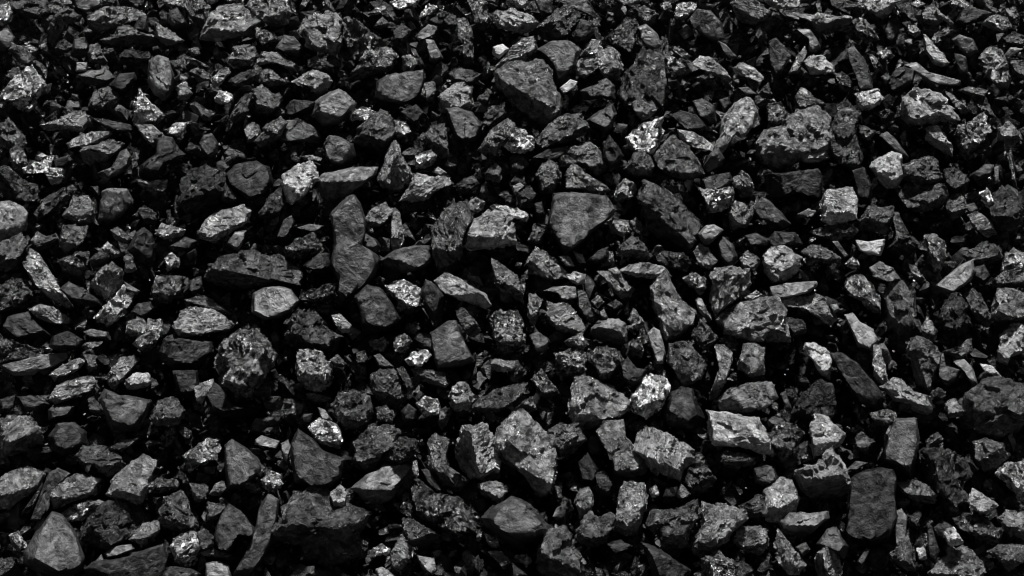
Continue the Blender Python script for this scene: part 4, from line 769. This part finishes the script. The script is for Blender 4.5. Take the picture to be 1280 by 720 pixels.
|4 .8 U s 0|1067.5,547.5 1077.5,540 1093.8,552.5 1082.5,567 1070,560
|3 .7 U r 0|382.5,77.5 395,68.8 416.2,82.5 410,91.2 387.5,85
|5 .8 U r 0|923.8,322.5 935,311.2 948.8,327.5 945,336.2 930,338
|3 .7 U r 0|637.5,197.5 650,192.5 658.8,205 655,217.5 640,218.8
|5 .8 U m 0|678.8,363.8 692.5,358.8 718.8,358.8 720.5,372.5 702.5,375.5 697.5,366.2
|3 .8 U m 0|446.2,307.5 457.5,292.5 470,300 475,307.5 470,317.5 455,312.5
|4 .8 U r 0|495,460 505,458.8 515,480 522.5,500 512.5,502.5 507.5,482.5
|2 .7 U m 0|757.5,680 775,673.8 792.5,682.5 770,696.2
|4 .8 U r 0|1177.5,440 1197.5,432.5 1212.5,423.8 1213.8,440 1197.5,447.5
|3 .7 U r 0|570,232.5 580,223.8 592.5,220 597.5,230 590,240 572.5,242.5
|4 .8 U r 0|610,690 625,688.8 641.2,702.5 640,715 627.5,710
|4 .8 U m 0|662.5,420 672.5,415 686.2,425 682.5,440 670,440
|4 .8 U s 0|1252.5,170 1262.5,176.2 1267.5,210 1272.5,240 1266.2,232.5 1260,200
|3 .7 U m 0|500,140 520,131.2 536.2,146.2 517.5,152.5
|3 .6 U m 0|210,307.5 230,296.2 245,301.2 240,311.2 217.5,315
|4 .8 U r 0|246.2,665 255,659.5 266.2,670 267.5,687.5 252.5,685
|4 .8 U g 0|1042.5,92.5 1055,91.2 1066.2,101.2 1065,112.5 1052.5,117.5
|5 .8 U g 0|492.5,422.5 505,416.2 515,427.5 510,438.8 493.8,440
|3 .7 U r 0|276.2,235 285,231.2 300,246.2 287.5,257.5 276.2,250
|4 .8 U r 0|237.5,603.8 260,607.5 257.5,622.5 243.8,630
|5 .8 U g 0|705,427.5 720,420 727.5,415 733.8,430 727.5,438.8 712.5,435
|7 .9 U r 1|412.5,617.5 425,607 433.8,617.5 430,635 417.5,631.2
|4 .8 U m 0|1100,170 1110,165.5 1120,175 1135,195 1132.5,200 1117.5,187.5
|4 .7 U r 0|235,132.5 245,127.5 257.5,136.2 270,140 262.5,150 250,147.5
|5 .7 U r 0|612.5,450 627.5,450 645,451.2 642.5,462.5 620,465
|3 .8 U g 0|660,300 667.5,282.5 681.2,285 677.5,305 667.5,308.8
|6 .9 U r 0|242.5,483.8 265,474.2 266.2,480 252.5,503.8 246.2,500
|3 .6 U s 0|172.5,265 180,256.2 195,267.5 192.5,282.5 185,285
|3 .8 U m 0|205,720 212.5,708.8 235,710 250,717.5 245,727.5 207.5,727.5
|3 .8 U m 0|527.5,587.5 537.5,588.8 557.5,617.5 552.5,622.5 535,605
|3 .8 U s 0|1252.5,47.5 1265,40 1282.5,46.2 1280,57.5 1260,58.8
|4 .8 U r 0|258.8,627.5 281.2,631.2 277.5,645 260,650
|5 .85 U m 0|1192.5,452.5 1206.2,450 1215,460 1221.2,480 1216.2,483.8 1205,465
|3 .7 U r 0|112.5,325 125,312.5 136.2,320 135,332.5 117.5,335
|5 .9 U m 0|131.2,692.5 140,683.8 162.5,680.5 167.5,686.2 150,695 135,697.5
|5 .8 U g 0|722.5,72.5 735,57.5 740,50 751.2,52.5 752.5,65 737.5,70
|6 .8 U r 0|955,1.2 975,-3.8 997.5,-2.5 1001.2,5 990,10 967.5,9.5
|5 .8 U r 0|305,162.5 315,152.5 325,157.5 322.5,175 310,178
|3 .8 U m 0|931.2,295 945,291.2 962.5,300 957.5,307.5 937.5,307.5
|4 .7 U m 0|-2.5,41.2 10,36.2 17.5,47.5 15,57.5 5,63.8 -2.5,60
|3 .8 U m 0|1217.5,335 1230,330 1237.5,345 1230,356.2 1220,352.5
|7 .75 U r 1|1178.8,665 1192.5,660 1203.8,677.5 1195,683.8 1185,680
|6 .7 U g 0|492.5,150 505,152.5 515,165 502.5,172.5 492.5,170
|5 .85 U m 0|520,693.8 542.5,698.8 546.2,712.5 540,717.5 527.5,710
|5 .7 U g 0|786.2,400 792.5,386.2 805,402.5 807.5,412.5 797.5,417.5
|3 .8 U m 0|1212.5,220 1230,206.2 1241.2,206.2 1237.5,220 1220,227.5
|5 .8 U m 0|995,37.5 1012.5,37.5 1020,47.5 1025.5,57.5 1020,65.5 1011.2,63.8 1011.2,48.8
|4 .8 U r 0|470,510 482.5,507.5 492.5,520 490,530 472.5,525
|3 .7 U m 0|165,390 172.5,380 187.5,377.5 192.5,385 180,398.8
|4 .8 U s 0|1182.5,115 1192.5,120 1218.8,143.8 1212.5,150 1195,135
|5 .8 U g 0|1151.2,412.5 1158.8,395 1171.2,415 1167.5,426.2 1155,420
|3 .8 U s 0|25,646.2 37.5,625 52.5,602.5 50,617.5 37.5,642.5 28.8,650
|8 .8 U g 0|488.8,2.5 500,-2.5 526.2,-2.5 520,8.8 505,12 490,8.8
|3 .7 U m 0|667.5,-1.2 687.5,-1.2 691.2,17.5 677.5,20
|3 .7 U m 0|732.5,325 747.5,312.5 760,308.8 760,322.5 745,330
|6 .8 U g 0|-2.5,7.5 11.2,5 15,15 12.5,25 5,33.8 -5,30
|5 .8 U m 0|285,303.8 293.8,290 307.5,288.8 305,300 297.5,313.8
|3 .8 U r 0|0,700 15,696.2 17.5,710 7.5,722.5 0,722.5
|4 .7 U s 0|137.5,287.5 147.5,283.8 165,297.5 160,305 145,301.2
|5 .7 U g 0|461.2,427.5 480,421.2 490,432.5 482.5,438.8 467.5,437.5
|4 .9 U m 0|95,0 110,-3.8 126.2,1.2 122.5,7.5 107.5,15 96.2,8.8
|3 .8 U r 0|917.5,705 930,702.5 941.2,712.5 937.5,725 920,720
|5 .9 U m 0|532.5,50 542.5,51.2 553.8,72.5 537.5,75
|5 .8 U r 0|582.5,255 595,246.2 606.2,252.5 602.5,263.8 587.5,266.2
|6 .9 U s 1|415,395 425,393 437.5,405 436.2,415 427.5,415 418.8,405
|3 .7 U m 0|0,500 18.8,493.8 17.5,510 0,517.5
|4 .8 U r 0|605,217.5 620,203.8 627.5,212.5 622.5,225 607.5,225
|4 .7 U g 0|645,510 657.5,500 667.5,495 668.8,512.5 655,517.5
|3 .8 U m 0|1192.5,67.5 1207.5,71.2 1210,92.5 1200,95
|5 .8 U r 0|265,97.5 282.5,82.5 287.5,92.5 275,106.2 267.5,110
|4 .6 U r 0|530,105 540,100 545,107.5 542.5,127.5 532.5,125
|7 .8 U g 0|266.2,127.5 275,113.8 287.5,116.2 292.5,127.5 277.5,131.2
|4 .8 U r 0|362.5,720 375,707.5 392.5,708.8 393.8,725 365,725
|4 .9 U m 0|346.2,296.2 355,275 363.8,270 367.5,277.5 357.5,296.2
|6 .8 U g 0|127.5,310 135,302.5 150,315 147.5,325 135,322.5
|4 .7 U g 0|787.5,427.5 800,422.5 805,437.5 800,450 790,440
|4 .8 U s 0|1195,113.8 1210,108.8 1232.5,112.5 1230,121.2 1212.5,120
|6 .9 U m 0|320,550 327.5,544.5 348.8,551.2 345,560.5 320,555.5
|3 .8 U s 0|1218.8,130 1232.5,122.5 1237.5,132.5 1245,147.5 1230,142.5
|5 .7 U r 0|222.5,107.5 232.5,105 240,117.5 232.5,128.8 222.5,122.5
|5 .9 U r 0|986.2,92.5 995,72.5 1005,58 1007.5,67.5 997.5,90
|3 .8 U s 0|137.5,560 152.5,550 172.5,547.5 162.5,558.8 142.5,565
|5 .9 U m 0|520,45 535,31.2 547.5,32.5 542.5,43.8 525,50
|3 .8 U m 0|501.2,515 510,505 520,512.5 518.8,525 505,526.2
|7 .8 U g 0|205,322.5 215,317.5 225,323.8 223.8,333.8 210,338
|6 .8 U g 0|11.2,670 22.5,665 31.2,680 25,690 16.2,682.5
|3 .8 U r 0|1070,153.8 1095,163.8 1085,176.2 1075,170
|4 .8 U m 0|105,415 115,411.2 135,415 137.5,425 112.5,421.2
|4 .6 U r 0|105,443.8 121.2,443.8 120,460 110,467.5
|3 .7 U m 0|236.2,362.5 240,350 251.2,345 253.8,362.5 242.5,368.8
|3 .8 U m 0|175,20 183.8,21.2 185,41.2 166.2,37.5
|4 .8 U r 0|110,500 117.5,495 127.5,512.5 122.5,521.2 112.5,515
|7 .8 U g 0|211.2,160 220,155 232.5,153.8 230,165 225,172.5 212.5,167.5
|5 .8 U r 0|502.5,71.2 512.5,68.8 521.2,80 515,89.5 505,87.5
|5 .8 U r 0|251.2,690 265,686.2 288.8,693.8 285,698 252.5,695
|7 .8 U r 0|707.5,345 717.5,340 731.2,343.8 732.5,352.5 720,357
|4 .7 U r 0|237.5,90 247.5,83.8 260,91.2 263.8,100 250,101.2
|4 .8 U s 0|155,320 162.5,316.2 170,335 165,342.5 156.2,338.8
|5 .8 U s 0|869.5,375 877.5,375 890,400 885,403.8 873.8,390
|3 .8 U r 0|1137.5,647.5 1148.8,635 1152.5,640 1146.2,662.5 1137.5,660
|4 .8 U r 0|1263.8,77.5 1282.5,75 1285,100 1272.5,95
|3 .7 U s 0|0,105 15,86.2 23.8,85 17.5,100 5,110
|5 .8 U g 0|1135,328.8 1145,332.5 1155,347.5 1157.5,355 1145,352.5
|5 .8 U m 0|957.5,480 965,477.5 972.5,497.5 960,503.8
|3 .7 U r 0|68.8,60 80,48.8 91.2,56.2 85,66.2 72.5,65.5
|4 .8 U m 0|467.5,445 475,442.5 492.5,458.8 480,461.2 472.5,457.5
|3 .8 U g 0|1160,490 1172.5,485 1182.5,490 1177.5,500 1162.5,498.8
|5 .8 U r 0|261.2,617.5 270,605 278.8,601.2 282.5,612.5 275,620
|4 .8 U r 0|788.8,277.5 795,271.2 801.2,277.5 802.5,298.8 790,287.5
|5 .7 U g 0|1185,2.5 1197.5,-1.2 1211.2,2.5 1207.5,11.2 1192.5,12.5
|3 .8 U r 0|163.8,197.5 170,186.2 175,187.5 172.5,205 172.5,216.2 165,213.8
|5 .8 U m 0|351.2,555 360,550 363.8,560 358.8,578.8 352.5,570
|3 .7 U m 0|67.5,200 85,194.5 90.5,200 85,207.5 70,208.8
|8 .8 U m 1|616.2,58.8 627.5,55.5 636.2,61.2 623.8,73 616.2,67.5
|4 .8 U m 0|845,620 851.2,603.8 863.8,617.5 852.5,626.2
|6 .8 U g 0|522.5,22.5 535,5 546.2,7.5 545,16.2
|5 .8 U r 0|203.8,1.2 215,-1.2 232.5,0 230,8.8 215,10
|3 .8 U r 0|597.5,125 610,110 615,115 607.5,135
|4 .8 U m 0|898.8,52.5 907.5,56.2 925,75 917.5,76.2 905,66.2
|7 .8 U g 0|466.2,685 477.5,680.5 487.5,686.2 482.5,693.8 468.8,694.5
|9 .9 U g 1|1223.8,241.2 1233.8,238 1245,255 1236.2,258.8
|4 .8 U r 0|500,192.5 512.5,185 522,188.8 517.5,198.8 505,198.8
|6 .8 U g 0|605,666.2 620,671.2 625,682.5 612.5,685
|3 .8 U s 0|511.2,57.5 520,62.5 533.8,87.5 527.5,90
|6 .8 U g 0|930,372.5 945,363 957.5,370 942.5,377.5
|4 .8 U m 0|371.2,285 387.5,280 403.8,282.5 397.5,291.2
|6 .8 U g 0|641.2,695 655,692.5 666.2,701.2 657.5,708.8
|3 .8 U r 0|445,442.5 455,438.8 461.2,450 452.5,457.5 446.2,452.5
|3 .8 U r 0|1092.5,141.2 1110,137.5 1120,142.5 1110,151.2
|5 .8 U r 0|1133.8,30 1145,31.2 1151.2,41.2 1145,47.5 1135,40
|8 .9 U m 0|700,110 712.5,100 721.2,102.5 717.5,110 705,117
|4 .7 U r 0|465,35 477.5,22 486.2,28.8 480,38.8
|4 .8 U m 0|320,575 331.2,585 325,595.5 315,590
|5 .7 U g 0|837.5,60 847.5,58 862.5,70 857.5,76.2
|4 .8 U g 0|1085,67.5 1095,72.5 1105,87.5 1095,90
|5 .7 U g 0|1098.8,67.5 1107.5,58.8 1117.5,70 1112.5,75 1102.5,73.8
|9 .9 U s 0|1226.2,455 1240,457.5 1252.5,472.5 1242.5,470 1230,462.5
|4 .8 U m 0|995,683.8 1007.5,677.5 1012.5,687.5 1002.5,696.2
|3 .7 U m 0|766.2,165 772.5,155 785,156.2 782.5,168.8
|4 .8 U m 0|976.2,492.5 982.5,490 990,512.5 982.5,515
|5 .8 U r 0|98.8,435 107.5,428.8 127.5,426.8 125,432.5 107.5,437.5
|4 .8 U r 0|412.5,450 422.5,443.8 432.5,455 425,461.2
|5 .8 U m 0|1255,70 1262.5,60 1277.5,61.2 1265,70 1258.8,78.8
|4 .8 U m 0|1071.2,702.5 1082.5,685 1087.5,687.5 1077.5,710
|4 .8 U r 0|1167.5,42.5 1180,36.2 1195,38 1182.5,45 1170,48
|5 .9 U m 0|110,712.5 126.2,693 130,702.5 120,712.5
|4 .8 U r 0|948.8,115 960,103.8 965,117.5 952.5,122.5
|4 .8 U r 0|1257.5,12.5 1267.5,8.8 1273.8,20 1265,27.5
|3 .8 U m 0|667.5,255 677.5,252.5 680.5,267.5 670,270
|5 .8 U m 0|397.5,510 406.2,512.5 415,525 402.5,527.5
|5 .8 U m 0|470,712.5 477.5,708.8 495,720 492.5,726.2 472.5,725
|5 .8 U r 0|458.8,18.8 470,10 487.5,6.2 482.5,12.5 470,19.5
|3 .8 U m 0|898.8,125 910,122 913.8,130 905,141.2
|5 .8 U r 0|640,0 658.8,-1.2 657.5,10 645,10
|6 .8 U r 0|697.5,320 712.5,320 717.5,332.5 707.5,332.5
|9 .9 U g 0|828.8,621.2 832.5,611.2 846.2,608.8 845,620
|4 .8 U m 0|1056.2,588.8 1070,576.2 1083.8,578.8 1070,587.5
|5 .8 U m 0|997.5,267.5 1010,261.2 1020,263.8 1015,271.2 1000,271.8
|3 .8 U m 0|640,703.8 658.8,718.8 640,725
|6 .8 U g 0|1056.2,330 1065,321.2 1075,330 1067.5,337.5
|4 .8 U m 0|1257.5,542.5 1265,540 1270,555 1266.2,565
|6 .8 U r 0|63.8,2.5 77.5,-1.2 91.2,1.2 90,4.5 67.5,8
|5 .8 U r 0|372.5,197.5 385,193.8 403.8,197.5 400,200.8 376.2,200
|3 .8 U m 0|830,232.5 847.5,232.5 850,240 837.5,242.5
|4 .8 U m 0|922.5,110 935,108.8 945,117.5 932.5,120
|7 .9 U m 0|96.2,78 108.8,78.8 107.5,89.5 95,88.8
|6 .8 U r 0|772.5,0 785,-2.5 800,0 797.5,5.5 780,6.2
|7 .7 U r 0|1146.2,685 1155,685 1158,698.8 1148.8,700
|6 .8 U g 0|811.2,610 820,606.2 825,617.5 815,622.5
|5 .9 U s 0|1168.8,7.5 1175,15 1192.5,28.8 1188.8,31.2 1172.5,20
|3 .8 U m 0|850,240 860,240 865,252.5 856.2,253.8
|6 .8 U s 0|516.2,577.5 521.2,575 523.8,595 516.2,597
|4 .8 U r 0|760,381.2 770,375 780,382.5 770,387.5
|5 .8 U g 0|823.8,5 837.5,2 840,10 830,15
|4 .8 U m 0|1206.2,257.5 1217.5,253.8 1222.5,262.5 1212.5,267.5
|6 .8 U s 0|640,232.5 650,228.8 655,232.5 642.5,245
|4 .8 U r 0|235,61.2 247.5,58.8 250,67.5 240,71.2
|4 .8 U r 0|213.8,76.2 225,75 228.8,85 217.5,86.2
|5 .9 U m 0|1041.2,302.5 1047.5,302 1059.5,318.8 1055,321.2
|5 .8 U m 0|156.2,352.5 175,363.8 170,367.5 157.5,361.2
|6 .8 U g 0|740,377.5 747.5,370 755,377.5 747.5,385
|6 .8 U r 0|717.5,315 727.5,317.5 732.5,328.8 722.5,327.5
|5 .8 U r 0|1136.2,5 1147.5,0.5 1156.2,5 1147.5,11.2
|4 .8 U r 0|1132.5,17.5 1140,16.2 1147.5,26.2 1140,30
|6 .8 U m 0|540,215 547.5,208.8 558.8,216.2 552.5,220
|6 .8 U m 0|1242.5,210 1247.5,208.8 1248.8,227.5 1243.8,230
|4 .8 U m 0|748.8,390 755,386.2 760,397.5 753.8,401.2
|5 .8 U m 0|1037.5,381.2 1046.2,380 1049.5,386.2 1042.5,392.5
|4 .8 U r 0|1101.2,96.2 1107.5,91.2 1113,96.2 1107.5,105
|6 .8 U m 0|46.2,195 52.5,191.2 58.8,195 52.5,197.5'''
N_SINGLE = 300

small = {k: [[], [], [], 0] for k in 'mrsg'}

def add_small(kind, V, F, tone):
    s = small[kind]
    s[0].append(V); s[1].append(F + s[3]); s[2].append(np.full(len(V), tone)); s[3] += len(V)

def random_turn(rng):
    q = rng.normal(size=4); q /= np.linalg.norm(q); w, a, b, d = q
    return np.array([[1 - 2 * (b * b + d * d), 2 * (a * b - w * d), 2 * (a * d + w * b)],
                     [2 * (a * b + w * d), 1 - 2 * (a * a + d * d), 2 * (b * d - w * a)],
                     [2 * (a * d - w * b), 2 * (b * d + w * a), 1 - 2 * (a * a + b * b)]])

outlines = []
for idx, line in enumerate(LUMPS.strip().split('\n')):
    label, spec, co = line.split('|')
    tone, ridge, side, kind, up = spec.split()
    tone, ridge, up = float(tone), float(ridge), int(up)
    px = np.array([[float(c) for c in q.split(',')] for q in co.split()])
    outlines.append(px)
    rng = np.random.RandomState(1000 + idx)
    # centre of the outline's area
    x, y = px[:, 0], px[:, 1]; x2, y2 = np.roll(x, -1), np.roll(y, -1)
    cr = x * y2 - x2 * y; A = cr.sum() / 2
    cx, cy = ((x + x2) * cr).sum() / (6 * A), ((y + y2) * cr).sum() / (6 * A)
    mpx = DIST / FOC
    est = .4 * math.sqrt(abs(A)) * mpx
    off = -.3 * est + rng.uniform(-.008, .008) + (.022 if up else 0)
    c, t = on_slope(cx, cy, off)
    s = t / FOC
    poly = np.stack([(px[:, 0] - cx) * s, (cy - px[:, 1]) * s], 1) * 1.1
    if A > 0: poly = poly[::-1]
    single = idx < N_SINGLE
    level = 4 if single else 3
    V, F, H = lump_shape(poly, ridge, side, kind, rng, level)
    zb = CAM - c; zb /= np.linalg.norm(zb)
    xb = CX - zb * (CX @ zb); xb /= np.linalg.norm(xb)
    yb = np.cross(zb, xb)
    M = np.stack([xb, yb, zb], 1)
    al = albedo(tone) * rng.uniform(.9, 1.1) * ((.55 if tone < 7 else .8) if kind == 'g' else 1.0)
    if single:
        G = random_turn(rng)                     # every lump's bedding lies its own way
        me = build_mesh('coal_lump', V @ G, F, MAT[kind])
        M = M @ G
        o = bpy.data.objects.new('coal_lump', me)
        o.matrix_world = Matrix([list(M[r]) + [c[r]] for r in range(3)] + [[0, 0, 0, 1]])
        o.color = (al, al, al, 1)
        o['label'] = label; o['category'] = 'coal lump'; o['group'] = 'lumps of coal on the heap'
        COL.objects.link(o)
    else:
        add_small(kind, V @ M.T + c, F, al)

# ------------------------------------------------------------------ fragments between and under the lumps
import bmesh

def random_rock(rng):
    """an angular splinter of coal: the hull of a few random corners"""
    bm = bmesh.new()
    st = np.array([1.3, rng.uniform(.7, 1.0), rng.uniform(.45, .8)])
    for k in range(rng.randint(9, 15)):
        n = rng.normal(size=3); n /= np.linalg.norm(n)
        bm.verts.new(n * st * rng.uniform(.8, 1.0))
    bmesh.ops.convex_hull(bm, input=bm.verts)
    for v in [v for v in bm.verts if not v.link_faces]: bm.verts.remove(v)
    bmesh.ops.triangulate(bm, faces=bm.faces)
    bm.verts.index_update()
    V = np.array([v.co[:] for v in bm.verts]); F = np.array([[v.index for v in f.verts] for f in bm.faces])
    bm.free()
    return V, F

rng = np.random.RandomState(5)
ROCKS = [random_rock(rng) for _ in range(60)]

def inside_any(x, y):
    for P in outlines:
        if P[:, 0].min() < x < P[:, 0].max() and P[:, 1].min() < y < P[:, 1].max():
            a = P; b = np.roll(P, -1, 0)
            k = ((a[:, 1] > y) != (b[:, 1] > y))
            if (k & (x < (b[:, 0] - a[:, 0]) * (y - a[:, 1]) / np.where(b[:, 1] == a[:, 1], 1e-9, b[:, 1] - a[:, 1]) + a[:, 0])).sum() % 2:
                return True
    return False

def put(c, size, tone, kind):
    V, F2 = ROCKS[rng.randint(len(ROCKS))]
    V = V * size * rng.uniform(.8, 1.2, 3)
    Rm = random_turn(rng)
    add_small(kind, V @ Rm.T + c, F2, tone)

def pick_kind():
    return 'mmrrrssgg'[rng.randint(9)]

n = 0
while n < 1200:                               # small bits lodged in the gaps, mostly coloured dark to deepen the shade there
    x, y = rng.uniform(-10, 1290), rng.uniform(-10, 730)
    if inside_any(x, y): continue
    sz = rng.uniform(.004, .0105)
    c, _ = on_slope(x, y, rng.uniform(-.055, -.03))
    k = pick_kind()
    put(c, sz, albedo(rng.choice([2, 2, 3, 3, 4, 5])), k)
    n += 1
for i in range(4500):                        # the layer below, coloured darker so the gaps look deeply shaded
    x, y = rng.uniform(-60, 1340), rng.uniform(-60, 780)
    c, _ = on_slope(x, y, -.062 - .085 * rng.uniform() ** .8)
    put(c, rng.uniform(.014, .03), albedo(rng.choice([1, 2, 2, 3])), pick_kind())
n = 0
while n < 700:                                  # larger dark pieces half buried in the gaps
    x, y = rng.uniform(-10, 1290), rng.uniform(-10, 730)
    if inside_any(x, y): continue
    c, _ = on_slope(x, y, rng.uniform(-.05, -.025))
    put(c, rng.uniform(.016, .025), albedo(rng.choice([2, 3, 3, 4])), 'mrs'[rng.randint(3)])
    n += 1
n = 0
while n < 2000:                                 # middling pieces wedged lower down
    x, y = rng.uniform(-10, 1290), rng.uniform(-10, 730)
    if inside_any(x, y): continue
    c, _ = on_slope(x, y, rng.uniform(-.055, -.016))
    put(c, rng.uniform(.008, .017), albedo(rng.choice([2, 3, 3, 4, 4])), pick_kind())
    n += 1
n = 0
while n < 2200:                                 # splinters and crumbs that catch the light down in the gaps
    x, y = rng.uniform(-10, 1290), rng.uniform(-10, 730)
    if inside_any(x, y): continue
    c, _ = on_slope(x, y, rng.uniform(-.04, -.012))
    put(c, rng.uniform(.0016, .0042), albedo(rng.choice([2, 3, 4, 5, 6])), 'gggrs'[rng.randint(5)])
    n += 1
n = 0
while n < 2600:                                 # the heap goes on beyond the picture
    x, y = rng.uniform(-420, 1700), rng.uniform(-330, 1000)
    if -45 < x < 1325 and -45 < y < 765: continue
    c, _ = on_slope(x, y, rng.uniform(-.09, -.005))
    put(c, rng.uniform(.02, .042), albedo(rng.choice([2, 3, 4, 4, 5])), pick_kind())
    n += 1

NAMES = {'m': 'matte_coal_fragments', 'r': 'rough_coal_fragments', 's': 'ribbed_coal_fragments', 'g': 'glossy_coal_fragments'}
LB = {'m': 'dull black coal fragments lodged between the lumps', 'r': 'rough dark coal fragments lodged between the lumps',
      's': 'ribbed coal splinters lodged between the lumps', 'g': 'small glinting coal fragments lodged between the lumps'}
for k, (vv, ff, tt, _) in small.items():
    o = bpy.data.objects.new(NAMES[k], build_mesh(NAMES[k], np.concatenate(vv), np.concatenate(ff), RUB[k], np.concatenate(tt)))
    o['kind'] = 'stuff'; o['label'] = LB[k]; o['category'] = 'coal fragments'
    COL.objects.link(o)
